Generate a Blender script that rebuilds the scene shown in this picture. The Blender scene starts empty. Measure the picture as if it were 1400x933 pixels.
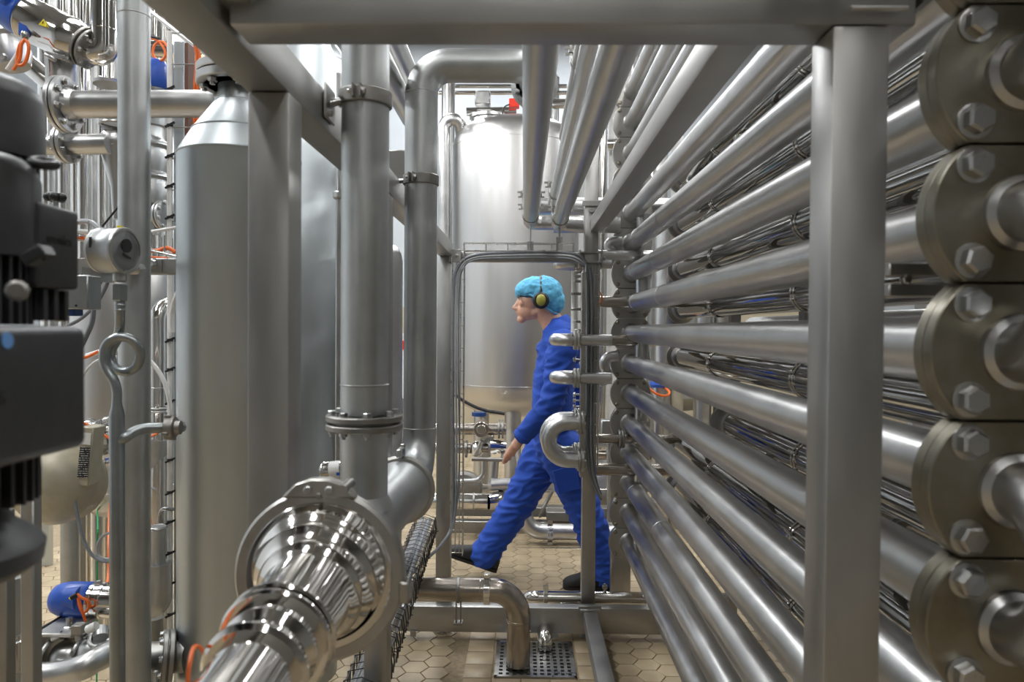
import bpy, bmesh, math, random
from mathutils import Vector, Matrix, Euler
random.seed(7)
S = bpy.context.scene
COL = S.collection
V = Vector
R = math.radians
PI = math.pi

# ------------------------------------------------------------------ camera
CAM_Z = 1.41
cam_d = bpy.data.cameras.new('camera')
cam = bpy.data.objects.new('camera', cam_d)
COL.objects.link(cam)
cam_d.sensor_fit = 'HORIZONTAL'
cam_d.sensor_width = 36.0
cam_d.lens = 1000.0 / 1400.0 * 36.0
cam_d.clip_start = 0.02
cam_d.clip_end = 60
CAM_M = Matrix.Rotation(R(0.92), 4, 'Z') @ Matrix.Rotation(R(89.0), 4, 'X') @ Matrix.Rotation(0.0075, 4, 'Z')
CAM_M = Matrix.Translation((0, 0, CAM_Z)) @ CAM_M
cam.matrix_world = CAM_M
cam_d.dof.use_dof = True
cam_d.dof.focus_distance = 2.9
cam_d.dof.aperture_fstop = 6.3
S.camera = cam

# ------------------------------------------------------------------ world, lights, exposure
S.view_settings.view_transform = 'Standard'
S.view_settings.look = 'None'
S.view_settings.gamma = 1
S.view_settings.exposure = 0.24
S.view_settings.use_curve_mapping = False
w = bpy.data.worlds.new('world')
S.world = w
w.use_nodes = True
w.node_tree.nodes['Background'].inputs[0].default_value = (0.80, 0.88, 1.0, 1)
w.node_tree.nodes['Background'].inputs[1].default_value = 0.35
LAMPS = []
def lamp_area(x, y, z, sx, sy, power, col=(0.94, 0.97, 1.0), rot=(0, 0, 0)):
    l = bpy.data.lights.new('ceiling_lamp_light', 'AREA')
    l.shape = 'RECTANGLE'; l.size = sx; l.size_y = sy; l.energy = power; l.color = col
    o = bpy.data.objects.new('ceiling_lamp_light', l)
    o.location = (x, y, z); o.rotation_euler = rot
    COL.objects.link(o)
    LAMPS.append((x, y, z, sx, sy))
CEIL = 6.0
LAMP_Z = 4.08
POW = [(-3.4, 1.2, 100), (-3.4, 3.6, 120), (-3.4, 6.2, 120), (-1.3, 0.2, 24), (-1.3, 2.6, 75), (-1.3, 5.0, 52), (-1.3, 8.6, 140),
       (0.9, -0.6, 16), (0.9, 1.8, 30), (0.9, 4.4, 52), (0.9, 8.6, 140), (3.2, 0.6, 20), (3.2, 3.4, 45), (3.2, 6.4, 85), (-0.2, -2.2, 16)]
for (lx, ly, lp) in POW:
    lamp_area(lx, ly, 5.4 if ly > 8 else LAMP_Z, 0.28, 1.5, lp * .55)  # the two lamps by the back wall are added, hung higher to brighten it

# ------------------------------------------------------------------ pixel -> point (1400x933 frame)
_rot = CAM_M.to_3x3()
def P(px, py, Y):
    d = _rot @ V(((px - 700.0) / 1000.0, -(py - 466.5) / 1000.0, -1.0))
    t = Y / d.y
    return V((0, 0, CAM_Z)) + d * t

# ------------------------------------------------------------------ mesh builder
class MB:
    def __init__(s):
        s.v = []; s.f = []
    def add(s, vs, fs):
        n = len(s.v); s.v += [tuple(p) for p in vs]; s.f += [tuple(i + n for i in f) for f in fs]
        return s
    def box(s, c, size, rot=None):
        c = V(c); hx, hy, hz = [q / 2 for q in size]
        vs = [V((x * hx, y * hy, z * hz)) for x in (-1, 1) for y in (-1, 1) for z in (-1, 1)]
        if rot is not None: vs = [rot @ p for p in vs]
        return s.add([p + c for p in vs], [(0, 1, 3, 2), (4, 6, 7, 5), (0, 4, 5, 1), (2, 3, 7, 6), (0, 2, 6, 4), (1, 5, 7, 3)])
    def bb(s, x0, x1, y0, y1, z0, z1):
        return s.box(((x0 + x1) / 2, (y0 + y1) / 2, (z0 + z1) / 2), (abs(x1 - x0), abs(y1 - y0), abs(z1 - z0)))
    def sweep(s, pts, rad, seg=20, closed=False, caps=True, squash=None):
        n = len(pts); pts = [V(p) for p in pts]
        if not hasattr(rad, '__len__'): rad = [rad] * n
        tans = []
        for i in range(n):
            if closed: t = pts[(i + 1) % n] - pts[i - 1]
            else: t = pts[min(i + 1, n - 1)] - pts[max(i - 1, 0)]
            tans.append(t.normalized() if t.length > 1e-9 else V((0, 0, 1)))
        t0 = tans[0]; up = V((0, 0, 1)) if abs(t0.z) < .9 else V((1, 0, 0))
        u = (up - t0 * up.dot(t0)).normalized()
        vs = []
        for i in range(n):
            t = tans[i]
            u = u - t * u.dot(t)
            u = u.normalized() if u.length > 1e-6 else V((1, 0, 0))
            w_ = t.cross(u)
            for k in range(seg):
                a = 2 * PI * k / seg
                vs.append(pts[i] + (u * math.cos(a) + w_ * math.sin(a)) * rad[i])
        fs = []
        m = n if closed else n - 1
        for i in range(m):
            j = (i + 1) % n
            for k in range(seg):
                l = (k + 1) % seg
                fs.append((i * seg + k, i * seg + l, j * seg + l, j * seg + k))
        if caps and not closed:
            fs.append(tuple(reversed(range(seg)))); fs.append(tuple(range((n - 1) * seg, n * seg)))
        return s.add(vs, fs)
    def cyl(s, a, b, r, r2=None, seg=20):
        return s.sweep([a, b], [r, r if r2 is None else r2], seg)
    def lathe(s, o, axis, prof, seg=32):
        """prof: list of (t, r) along the axis"""
        o = V(o); t = V(axis).normalized()
        up = V((0, 0, 1)) if abs(t.z) < .9 else V((1, 0, 0))
        u = (up - t * up.dot(t)).normalized(); w_ = t.cross(u)
        vs = []; fs = []
        for (h, r) in prof:
            for k in range(seg):
                a = 2 * PI * k / seg
                vs.append(o + t * h + (u * math.cos(a) + w_ * math.sin(a)) * max(r, 1e-5))
        n = len(prof)
        for i in range(n - 1):
            for k in range(seg):
                l = (k + 1) % seg
                fs.append((i * seg + k, i * seg + l, (i + 1) * seg + l, (i + 1) * seg + k))
        fs.append(tuple(reversed(range(seg)))); fs.append(tuple(range((n - 1) * seg, n * seg)))
        return s.add(vs, fs)
    def ring(s, o, axis, r_in, r_out, th, seg=32, ch=0.0015):
        """a closed washer / band with a hole"""
        o = V(o); t = V(axis).normalized()
        up = V((0, 0, 1)) if abs(t.z) < .9 else V((1, 0, 0))
        u = (up - t * up.dot(t)).normalized(); w_ = t.cross(u)
        h = th / 2
        pr = [(-h, r_in), (-h, r_out - ch), (-h + ch, r_out), (h - ch, r_out), (h, r_out - ch), (h, r_in)]
        vs = []
        for (q, r) in pr:
            for k in range(seg):
                a = 2 * PI * k / seg
                vs.append(o + t * q + (u * math.cos(a) + w_ * math.sin(a)) * r)
        fs = []
        n = len(pr)
        for i in range(n):
            j = (i + 1) % n
            for k in range(seg):
                l = (k + 1) % seg
                fs.append((i * seg + k, i * seg + l, j * seg + l, j * seg + k))
        return s.add(vs, fs)
    def hexn(s, o, axis, r, h, seg=6):
        return s.lathe(o, axis, [(0, r * .98), (h * .82, r), (h, r * .84)], seg)
    def torus(s, c, axis, R_, r, seg=36, ts=8):
        t = V(axis).normalized(); up = V((0, 0, 1)) if abs(t.z) < .9 else V((1, 0, 0))
        u = (up - t * up.dot(t)).normalized(); w_ = t.cross(u)
        return s.sweep([V(c) + (u * math.cos(2 * PI * k / seg) + w_ * math.sin(2 * PI * k / seg)) * R_ for k in range(seg)], r, ts, closed=True)
    def sphere(s, c, r, seg=20, rings=12, sc=(1, 1, 1), rot=None):
        c = V(c); vs = []; fs = []
        for i in range(rings + 1):
            th = PI * i / rings
            for k in range(seg):
                a = 2 * PI * k / seg
                p = V((math.sin(th) * math.cos(a) * sc[0], math.sin(th) * math.sin(a) * sc[1], math.cos(th) * sc[2])) * r
                if rot is not None: p = rot @ p
                vs.append(c + p)
        for i in range(rings):
            for k in range(seg):
                l = (k + 1) % seg
                fs.append((i * seg + k, (i + 1) * seg + k, (i + 1) * seg + l, i * seg + l))
        return s.add(vs, fs)
    def prism(s, poly, o, u, v, n, d):
        """poly 2D in (u,v) at o, extruded along n by d"""
        o = V(o); u = V(u); v = V(v); n = V(n)
        a = [o + u * x + v * y for (x, y) in poly]; b = [p + n * d for p in a]; k = len(poly)
        fs = [tuple(reversed(range(k))), tuple(range(k, 2 * k))]
        fs += [(i, (i + 1) % k, k + (i + 1) % k, k + i) for i in range(k)]
        return s.add(a + b, fs)

def mesh_of(name, mb, mat, bev=0, ang=38, seg=1, clean=True):
    me = bpy.data.meshes.new(name)
    me.from_pydata(mb.v, [], mb.f)
    bm = bmesh.new(); bm.from_mesh(me)
    bmesh.ops.remove_doubles(bm, verts=bm.verts, dist=1e-5)
    bmesh.ops.dissolve_degenerate(bm, edges=bm.edges, dist=1e-6)
    bmesh.ops.recalc_face_normals(bm, faces=bm.faces)
    if bev > 0:
        ed = [e for e in bm.edges if len(e.link_faces) == 2 and e.calc_face_angle(0) > R(30)]
        bmesh.ops.bevel(bm, geom=ed, offset=bev, segments=seg, profile=0.5, affect='EDGES', clamp_overlap=True)
    bm.to_mesh(me); bm.free()
    me.polygons.foreach_set('use_smooth', [True] * len(me.polygons))
    me.set_sharp_from_angle(angle=R(ang))
    if mat is not None: me.materials.append(mat)
    return me
def attach(o, parent):
    if parent is not None:
        o.parent = parent
        o.matrix_parent_inverse = Matrix.Identity(4)
def obj(name, mb, mat, parent=None, bev=0, **kw):
    me = mesh_of(name, mb, mat, bev, **kw)
    o = bpy.data.objects.new(name, me); COL.objects.link(o); attach(o, parent)
    return o
LABELS = {}
def tag(o, label, cat, group=None, kind=None):
    o['label'] = label; o['category'] = cat
    if label in LABELS and not group: print('DUP LABEL', label)
    LABELS[label] = 1
    n_w = len(label.split())
    if n_w > 16 or n_w < 4: print('LABEL LEN', n_w, label)
    if group: o['group'] = group
    if kind: o['kind'] = kind
    return o
def thing(name, label, cat, group=None):
    o = bpy.data.objects.new(name, None); o.empty_display_size = .05
    COL.objects.link(o)
    return tag(o, label, cat, group)
def struct(name, mb, mat, bev=0, parent=None):
    o = obj(name, mb, mat, parent, bev)
    if parent is None: o['kind'] = 'structure'
    return o
def align(axis):
    return V((0, 0, 1)).rotation_difference(V(axis).normalized()).to_matrix().to_4x4()
UNIT = {}
def unit(kind, mat):
    k = (kind, mat.name)
    if k not in UNIT:
        mb = MB()
        if kind == 'bolt':       # washer, hex head; head radius = 1
            mb.lathe((0, 0, 0), (0, 0, 1), [(0, 1.25), (.16, 1.25), (.2, 1.15)], 20)
            mb.lathe((0, 0, .16), (0, 0, 1), [(0, 1.0), (.78, 1.0), (1.0, .82)], 6)
        elif kind == 'nut':      # nut with bolt end
            mb.lathe((0, 0, 0), (0, 0, 1), [(0, .86), (.1, 1), (.8, 1), (.9, .84)], 6)
            mb.cyl((0, 0, 0), (0, 0, 1.5), .55, seg=10)
        elif kind == 'screw':
            mb.lathe((0, 0, 0), (0, 0, 1), [(0, 1.0), (.5, 1.0), (.75, .7)], 12)
        UNIT[k] = mesh_of(kind, mb, mat, ang=30)
    return UNIT[k]
def inst(name, me, M, parent):
    o = bpy.data.objects.new(name, me); COL.objects.link(o); attach(o, parent)
    o.matrix_basis = M
    return o
def bolt(c, axis, r, parent, kind='bolt', mat=None, name=None, spin=None):
    a = random.uniform(0, 1) if spin is None else spin
    M = Matrix.Translation(c) @ align(axis) @ Matrix.Rotation(a, 4, 'Z') @ Matrix.Scale(r, 4)
    return inst(name or ('bolt' if kind != 'nut' else 'nut'), unit(kind, mat or M_bolt), M, parent)

def route(pts, bend, n=7):
    """polyline with rounded corners"""
    pts = [V(p) for p in pts]
    if not hasattr(bend, '__len__'): bend = [bend] * len(pts)
    out = [pts[0]]
    for i in range(1, len(pts) - 1):
        a, b, c = pts[i - 1], pts[i], pts[i + 1]
        d1 = (a - b); d2 = (c - b); l1 = d1.length; l2 = d2.length; d1.normalize(); d2.normalize()
        ang = d1.angle(d2)
        if ang > PI - 0.02: out.append(b); continue
        L = min(bend[i] / math.tan(ang / 2), l1 * .499, l2 * .499)
        rr = L * math.tan(ang / 2)
        ctr = b + (d1 + d2).normalized() * (rr / math.sin(ang / 2))
        p0 = b + d1 * L; p1 = b + d2 * L
        v0 = p0 - ctr; v1 = p1 - ctr; th = v0.angle(v1)
        for k in range(n + 1):
            t = k / n
            out.append(ctr + (v0 * math.sin((1 - t) * th) + v1 * math.sin(t * th)) / math.sin(th))
    out.append(pts[-1])
    return out
def smooth_path(pts, n=6):
    pts = [V(p) for p in pts]; out = []
    for i in range(len(pts) - 1):
        p0 = pts[max(i - 1, 0)]; p1 = pts[i]; p2 = pts[i + 1]; p3 = pts[min(i + 2, len(pts) - 1)]
        for k in range(n):
            t = k / n; t2 = t * t; t3 = t2 * t
            out.append(.5 * ((2 * p1) + (-p0 + p2) * t + (2 * p0 - 5 * p1 + 4 * p2 - p3) * t2 + (-p0 + 3 * p1 - 3 * p2 + p3) * t3))
    out.append(pts[-1]); return out

# ------------------------------------------------------------------ materials
def nodes(name):
    m = bpy.data.materials.new(name); m.use_nodes = True
    nt = m.node_tree; return m, nt, nt.nodes, nt.links, nt.nodes['Principled BSDF']
def metal(name, col, rough, var=0.08, scale=9, bump=0.02, stretch=(1, 1, 1), metallic=1.0, aniso=0.0, blotch=0.12, warm=(1, 1, 1)):
    m, nt, N, L, b = nodes(name)
    tc = N.new('ShaderNodeTexCoord')
    mp = N.new('ShaderNodeMapping'); mp.inputs['Scale'].default_value = stretch
    L.new(tc.outputs['Object'], mp.inputs[0])
    n1 = N.new('ShaderNodeTexNoise'); n1.inputs['Scale'].default_value = scale; n1.inputs['Detail'].default_value = 5; n1.inputs['Roughness'].default_value = .62
    L.new(mp.outputs[0], n1.inputs['Vector'])
    n2 = N.new('ShaderNodeTexNoise'); n2.inputs['Scale'].default_value = 160; n2.inputs['Detail'].default_value = 3
    L.new(mp.outputs[0], n2.inputs['Vector'])
    r1 = N.new('ShaderNodeValToRGB')
    e = r1.color_ramp.elements
    e[0].position = .36; e[1].position = .66
    e[0].color = (*[c * (1 - blotch) * w_ for c, w_ in zip(col, warm)], 1); e[1].color = (*[min(1, c * (1 + blotch * .4)) for c in col], 1)
    L.new(n1.outputs['Fac'], r1.inputs[0]); L.new(r1.outputs[0], b.inputs['Base Color'])
    mr = N.new('ShaderNodeMapRange'); mr.inputs[1].default_value = .3; mr.inputs[2].default_value = .7
    mr.inputs[3].default_value = max(.02, rough - var); mr.inputs[4].default_value = rough + var
    L.new(n1.outputs['Fac'], mr.inputs[0]); L.new(mr.outputs[0], b.inputs['Roughness'])
    b.inputs['Metallic'].default_value = metallic
    if bump:
        bp = N.new('ShaderNodeBump'); bp.inputs['Strength'].default_value = bump; bp.inputs['Distance'].default_value = .002
        L.new(n2.outputs['Fac'], bp.inputs['Height']); L.new(bp.outputs[0], b.inputs['Normal'])
    return m
def plain(name, col, rough=.5, metallic=0, bump=0, scale=40, blotch=.1, spec=.5):
    m, nt, N, L, b = nodes(name)
    tc = N.new('ShaderNodeTexCoord')
    n1 = N.new('ShaderNodeTexNoise'); n1.inputs['Scale'].default_value = scale; n1.inputs['Detail'].default_value = 4
    L.new(tc.outputs['Object'], n1.inputs['Vector'])
    r1 = N.new('ShaderNodeValToRGB'); e = r1.color_ramp.elements
    e[0].position = .35; e[1].position = .65
    e[0].color = (*[c * (1 - blotch) for c in col], 1); e[1].color = (*col, 1)
    L.new(n1.outputs['Fac'], r1.inputs[0]); L.new(r1.outputs[0], b.inputs['Base Color'])
    b.inputs['Roughness'].default_value = rough; b.inputs['Metallic'].default_value = metallic
    b.inputs['Specular IOR Level'].default_value = spec
    if bump:
        bp = N.new('ShaderNodeBump'); bp.inputs['Strength'].default_value = bump; bp.inputs['Distance'].default_value = .003
        L.new(n1.outputs['Fac'], bp.inputs['Height']); L.new(bp.outputs[0], b.inputs['Normal'])
    return m
M_satin = metal('satin_steel', (.56, .56, .555), .34, .06, 7, .03)
M_blast = metal('bead_blasted_steel', (.50, .515, .515), .42, .05, 6, .06, blotch=.16)
M_frame = metal('brushed_frame_steel', (.44, .435, .42), .42, .06, 14, .05, stretch=(1, 1, .25), blotch=.12)
M_framel = metal('brushed_beam_steel', (.44, .435, .42), .42, .06, 14, .05, stretch=(.3, .3, 1), blotch=.12)
M_pol = metal('polished_steel', (.74, .72, .69), .10, .03, 5, .0, blotch=.06)
M_mir = metal('mirror_steel', (.40, .40, .395), .06, .01, 5, .0, blotch=.04)
M_tank = metal('tank_steel', (.58, .57, .56), .36, .04, 3, .02, stretch=(3, 3, .25), blotch=.04)
M_bolt = metal('bolt_steel', (.50, .50, .49), .30, .05, 20, .02)
M_dark = metal('dark_steel', (.33, .32, .30), .45, .06, 12, .05)
M_flange = metal('flange_steel', (.46, .45, .425), .40, .06, 8, .05, blotch=.2)
M_oldfl = metal('worn_flange_steel', (.31, .295, .25), .38, .07, 10, .05, blotch=.25, warm=(1, .93, .8))
M_clad = metal('insulation_cladding', (.54, .58, .60), .42, .05, 3, .04, stretch=(1, 1, .4), blotch=.08)
M_gal = metal('galvanised_wire', (.62, .61, .58), .3, .05, 30, 0)
M_motor = plain('motor_paint', (.030, .031, .034), .45, .0, .15, 60, .2)
M_black = plain('black_plastic', (.012, .012, .013), .45)
M_blue = plain('blue_plastic', (.02, .09, .46), .34, 0, .05, 50, .08)
M_bluedk = plain('navy_plastic', (.01, .05, .2), .4)
M_orange = plain('orange_cable', (.85, .16, .02), .45)
M_grey = plain('grey_cable', (.22, .235, .26), .38)
M_greyl = plain('light_grey_hose', (.42, .43, .45), .35)
M_white = plain('white_plastic', (.78, .78, .76), .4)
M_beige = plain('beige_paint', (.47, .43, .33), .38, .25, .05, 30, .12)
M_box = metal('sensor_box_steel', (.36, .37, .37), .4, .05, 10, .02)
M_red = plain('red_plastic', (.75, .03, .01), .4)
M_yel = plain('yellow_sticker', (.85, .72, .02), .5)
M_pig = metal('dull_grey_steel', (.33, .355, .36), .36, .05, 12, .05)
M_brown = plain('brown_primer', (.16, .075, .05), .6)
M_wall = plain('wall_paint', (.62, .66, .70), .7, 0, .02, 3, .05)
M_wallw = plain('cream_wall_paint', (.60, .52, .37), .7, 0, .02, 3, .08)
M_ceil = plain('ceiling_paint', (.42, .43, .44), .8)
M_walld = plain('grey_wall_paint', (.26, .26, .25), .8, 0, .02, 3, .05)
M_grout = plain('dark_grout', (.34, .265, .17), .9, 0, .2, 60, .3)
def tile_mat():
    m, nt, N, L, b = nodes('floor_tile_glaze')
    tc = N.new('ShaderNodeTexCoord'); oi = N.new('ShaderNodeObjectInfo')
    geo = N.new('ShaderNodeNewGeometry')
    n1 = N.new('ShaderNodeTexNoise'); n1.inputs['Scale'].default_value = 6; n1.inputs['Detail'].default_value = 6
    L.new(geo.outputs['Position'], n1.inputs['Vector'])
    r1 = N.new('ShaderNodeValToRGB'); e = r1.color_ramp.elements
    e[0].position = .3; e[1].position = .7
    e[0].color = (.32, .245, .15, 1); e[1].color = (.50, .40, .26, 1)
    mx = N.new('ShaderNodeMixRGB'); mx.blend_type = 'MULTIPLY'; mx.inputs[0].default_value = 1
    mr = N.new('ShaderNodeMapRange'); mr.inputs[3].default_value = .86; mr.inputs[4].default_value = 1.06
    L.new(oi.outputs['Random'], mr.inputs[0])
    L.new(n1.outputs['Fac'], r1.inputs[0]); L.new(r1.outputs[0], mx.inputs[1]); L.new(mr.outputs[0], mx.inputs[2])
    L.new(mx.outputs[0], b.inputs['Base Color'])
    n2 = N.new('ShaderNodeTexNoise'); n2.inputs['Scale'].default_value = 150
    L.new(geo.outputs['Position'], n2.inputs['Vector'])
    bp = N.new('ShaderNodeBump'); bp.inputs['Strength'].default_value = .12; bp.inputs['Distance'].default_value = .001
    L.new(n2.outputs['Fac'], bp.inputs['Height']); L.new(bp.outputs[0], b.inputs['Normal'])
    b.inputs['Roughness'].default_value = .38
    return m
M_tile = tile_mat()
def emit(name, col, s):
    m, nt, N, L, b = nodes(name)
    b.inputs['Base Color'].default_value = (*col, 1)
    b.inputs['Emission Color'].default_value = (*col, 1); b.inputs['Emission Strength'].default_value = s
    return m
M_lamp = emit('lamp_diffuser', (1, .97, .92), 8)

# ------------------------------------------------------------------ reusable parts
def weld(parent, c, axis, r, mat=None):
    return obj('weld_seam', MB().torus(c, axis, r, .0016 if r < .1 else .003, 36, 6), mat or M_satin, parent)
def flange(parent, c, axis, r, th, nb, bc, br, mat=None, plates=1, gap=.004, both=False, name='flange', bore=None, phase=.4):
    ax = V(axis).normalized(); c = V(c)
    mb = MB(); tot = plates * th + (plates - 1) * gap
    for i in range(plates):
        o = c + ax * (-tot / 2 + i * (th + gap))
        mb.lathe(o, ax, [(0, r - .002), (.002, r), (th - .002, r), (th, r - .002)], 40)
    if plates > 1:
        mb.lathe(c - ax * (tot / 2), ax, [(0, r * .8), (tot, r * .8)], 32)
    fl = obj(name, mb, mat or M_flange, parent)
    up = V((0, 0, 1)) if abs(ax.z) < .9 else V((1, 0, 0))
    u = (up - ax * up.dot(ax)).normalized(); w_ = ax.cross(u)
    for k in range(nb):
        a = 2 * PI * (k + phase) / nb
        d = (u * math.cos(a) + w_ * math.sin(a)) * bc
        bolt(c + d + ax * tot / 2, ax, br, fl)
        if both: bolt(c + d - ax * tot / 2, -ax, br, fl, 'nut')
    return fl
def band(parent, c, axis, r, wd, lug=None, mat=None, th=.003):
    """pipe clamp band with two lugs and a screw"""
    ax = V(axis).normalized()
    cb = obj('clamp_band', MB().ring(c, ax, r - .0005, r + th, wd, 36), mat or M_dark, parent)
    if lug is not None:
        d = V(lug).normalized(); s = ax.cross(d).normalized()
        mb = MB()
        rot = Matrix((s, ax, d)).transposed()
        for q in (-1, 1):
            mb.box(V(c) + d * (r + .008) + s * q * .006, (.003, wd * .9, .02), rot)
        obj('clamp_lug', mb, mat or M_dark, cb)
        bolt(V(c) + d * (r + .011) + s * .0078, s, .0055, cb)
        bolt(V(c) + d * (r + .011) - s * .0078, -s, .0055, cb, 'nut')
    return cb
def cable(name, label, pts, r, mat, cat='cable', group=None, seg=8, parent=None, n=6):
    o = obj(name, MB().sweep(smooth_path(pts, n), r, seg), mat, parent)
    if parent is None: tag(o, label, cat, group)
    return o
# ================================================================== the setting
H0 = CAM_Z
def zz(h): return H0 + h
struct('floor', MB().bb(-5.5, 5.5, -3.5, 10.5, -.1, -.006), M_grout)
FLOOR = bpy.data.objects['floor']
# hexagonal tiles: singly where they show, joined elsewhere
HX = .102; HR = HX / math.sqrt(3)
def hex_mb(cx=0, cy=0, mb=None, gap=.0025):
    mb = mb or MB(); r = HR - gap; vs = []
    for (rr, z) in ((r, -.006), (r, -.0012), (r - .0016, 0)):
        vs += [(cx + rr * math.cos(PI / 3 * k), cy + rr * math.sin(PI / 3 * k), z) for k in range(6)]
    fs = [(12, 13, 14, 15, 16, 17)]
    for q in (0, 6):
        for k in range(6): fs.append((q + k, q + (k + 1) % 6, q + 6 + (k + 1) % 6, q + 6 + k))
    return mb.add(vs, fs)
def sq_mb(sx, sy, cx=0, cy=0, mb=None, g=.0025):
    mb = mb or MB(); vs = []
    for (d, z) in ((g, -.006), (g, -.0012), (g + .0016, 0)):
        vs += [(cx - sx / 2 + d, cy - sy / 2 + d, z), (cx + sx / 2 - d, cy - sy / 2 + d, z), (cx + sx / 2 - d, cy + sy / 2 - d, z), (cx - sx / 2 + d, cy + sy / 2 - d, z)]
    fs = [(8, 9, 10, 11)]
    for q in (0, 4):
        for k in range(4): fs.append((q + k, q + (k + 1) % 4, q + 4 + (k + 1) % 4, q + 4 + k))
    return mb.add(vs, fs)
hex_me = mesh_of('tile', hex_mb(), M_tile)
DRX0, DRX1, DRY0, DRY1 = -.11, .225, 2.93, 3.27        # drain opening
SQX0, SQX1, SQY0, SQY1 = DRX0 - .126, DRX1 + .126, DRY0 - .252, DRY1 + .252
rest = MB(); cnt = 0; cand = []
for i in range(-38, 46):
    for j in range(8, 84):
        cx = i * 1.5 * HR; cy = j * HX + (HX / 2 if i % 2 else 0)
        if SQX0 - .03 < cx < SQX1 + .03 and SQY0 - .03 < cy < SQY1 + .03: continue
        if cy < 1.0 or cy > 8.2 or abs(cx) > 3.0: continue
        inA = 2.75 < cy < 3.55 and -.62 < cx < .95
        inB = 3.75 < cy < 4.7 and -.5 < cx < .72
        if inA or inB: cand.append((cx, cy))
        else: hex_mb(cx, cy, rest)
cand.sort(key=lambda p: p[1])
for k, (cx, cy) in enumerate(cand):
    if k < 300: inst('tile', hex_me, Matrix.Translation((cx, cy, random.uniform(-.0006, .0004))), FLOOR)
    else: hex_mb(cx, cy, rest)
ro = obj('tiling', rest, M_tile, FLOOR); ro['kind'] = 'stuff'
sqs = mesh_of('square_tile', sq_mb(.126, .126), M_tile)
for i in range(int(round((SQX1 - SQX0) / .1174))):
    for j in range(8):
        sx = (SQX1 - SQX0) / 5; sy = (SQY1 - SQY0) / 7
        cx = SQX0 + sx * (i + .5); cy = SQY0 + sy * (j + .5)
        if i >= 5 or j >= 7: continue
        if DRX0 - .02 < cx < DRX1 + .02 and DRY0 - .02 < cy < DRY1 + .02: continue
        inst('square_tile', sqs, Matrix.Translation((cx, cy, 0)) @ Matrix.Diagonal((sx / .126, sy / .126, 1, 1)), FLOOR)
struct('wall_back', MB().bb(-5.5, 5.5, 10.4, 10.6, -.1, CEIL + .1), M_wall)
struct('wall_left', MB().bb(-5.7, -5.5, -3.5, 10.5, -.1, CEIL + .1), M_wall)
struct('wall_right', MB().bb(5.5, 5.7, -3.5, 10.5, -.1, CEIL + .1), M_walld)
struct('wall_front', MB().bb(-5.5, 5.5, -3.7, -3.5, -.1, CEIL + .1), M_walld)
struct('ceiling', MB().bb(-5.7, 5.7, -3.7, 10.6, CEIL + .1, CEIL + .25), M_ceil)
CE = bpy.data.objects['ceiling']
for i, y in enumerate([-2.4, .4, 3.2, 6.0, 8.8]):
    obj('ceiling_beam', MB().bb(-5.5, 5.5, y - .08, y + .08, CEIL - .15, CEIL + .1), M_ceil, CE)
# cream half-height wall tiles of the back room wall
struct('trim_1', MB().bb(-5.4, 5.4, 10.34, 10.4, 0, 1.7), M_wallw)
for k, (x, y, z, sx, sy) in enumerate(LAMPS):
    sp = ['front left', 'middle left', 'rear left', 'front centre-left', 'middle centre-left', 'rear centre-left', 'added wall light, far centre-left', 'front centre-right', 'middle centre-right',
          'third centre-right', 'added wall light, far centre-right', 'front right', 'middle right', 'rear right', 'rearmost behind the viewer'][k]
    t = thing('ceiling_lamp', 'long white ceiling lamp hanging over the plant, %s of the room' % sp, 'lamp')
    obj('housing', MB().bb(x - sx / 2 - .02, x + sx / 2 + .02, y - sy / 2 - .02, y + sy / 2 + .02, z + .03, z + .09), M_white, t, .006)
    obj('diffuser', MB().bb(x - sx / 2, x + sx / 2, y - sy / 2, y + sy / 2, z + .008, z + .03), M_lamp, t)
    for q in (-.5, .5):
        obj('hanger', MB().cyl((x, y + q, z + .09), (x, y + q, CEIL + .1), .004, seg=6), M_gal, t)

# ================================================================== steel frame
FR = thing('steel_frame', 'grey welded square-tube frame of posts and beams spanning the whole picture', 'frame')
def fpart(name, x0, x1, y0, y1, z0, z1, m=None, bev=.003, parent=FR):
    return obj(name, MB().bb(x0, x1, y0, y1, z0, z1), m or (M_frame if z1 - z0 > max(x1 - x0, y1 - y0) else M_framel), parent, bev, seg=2)
fpart('cross_beam', -.325, .42, .80, .86, zz(.330), zz(.392))
fpart('end_plate', -.333, -.300, .785, .875, zz(.352), zz(.44), bev=.002)
fpart('end_plate', -.297, -.288, .785, .83, zz(.36), zz(.44), bev=.002)
fpart('end_plate', .425, .433, .785, .875, zz(.352), zz(.44), bev=.002)
obj('tie_rod', MB().cyl((.345, .79, zz(.343)), (.405, .79, zz(.343)), .003, seg=10), M_bolt, FR)
fpart('post', .331, .392, .80, .86, .012, zz(.329))
fpart('side_beam', -.392, -.332, -.9, 3.40, zz(.330), zz(.392))
fpart('post', -.390, -.331, 1.025, 1.085, .012, zz(.329))
fpart('post', -.390, -.332, 1.79, 1.85, .012, zz(.329))
fpart('post', -.400, -.332, 3.36, 3.42, .012, zz(.329))
fpart('cross_beam', -.331, .274, 3.36, 3.41, zz(.305), zz(.350))
fpart('post', .275, .338, 3.36, 3.42, .012, zz(.95))
fpart('side_beam', .300, .362, .2, 3.35, zz(.444), zz(.506))
bl = fpart('base_beam', -.75, .95, 3.27, 3.33, .037, .152)
fpart('side_rail', .275, .336, .3, 3.265, .085, .148)
obj('rail_bracket', MB().bb(.262, .350, 3.24, 3.262, .146, .158).bb(.255, .357, 3.255, 3.262, .15, .17), M_frame, FR, .002)
fpart('post', .455, .555, 3.72, 3.78, .012, .36)
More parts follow.
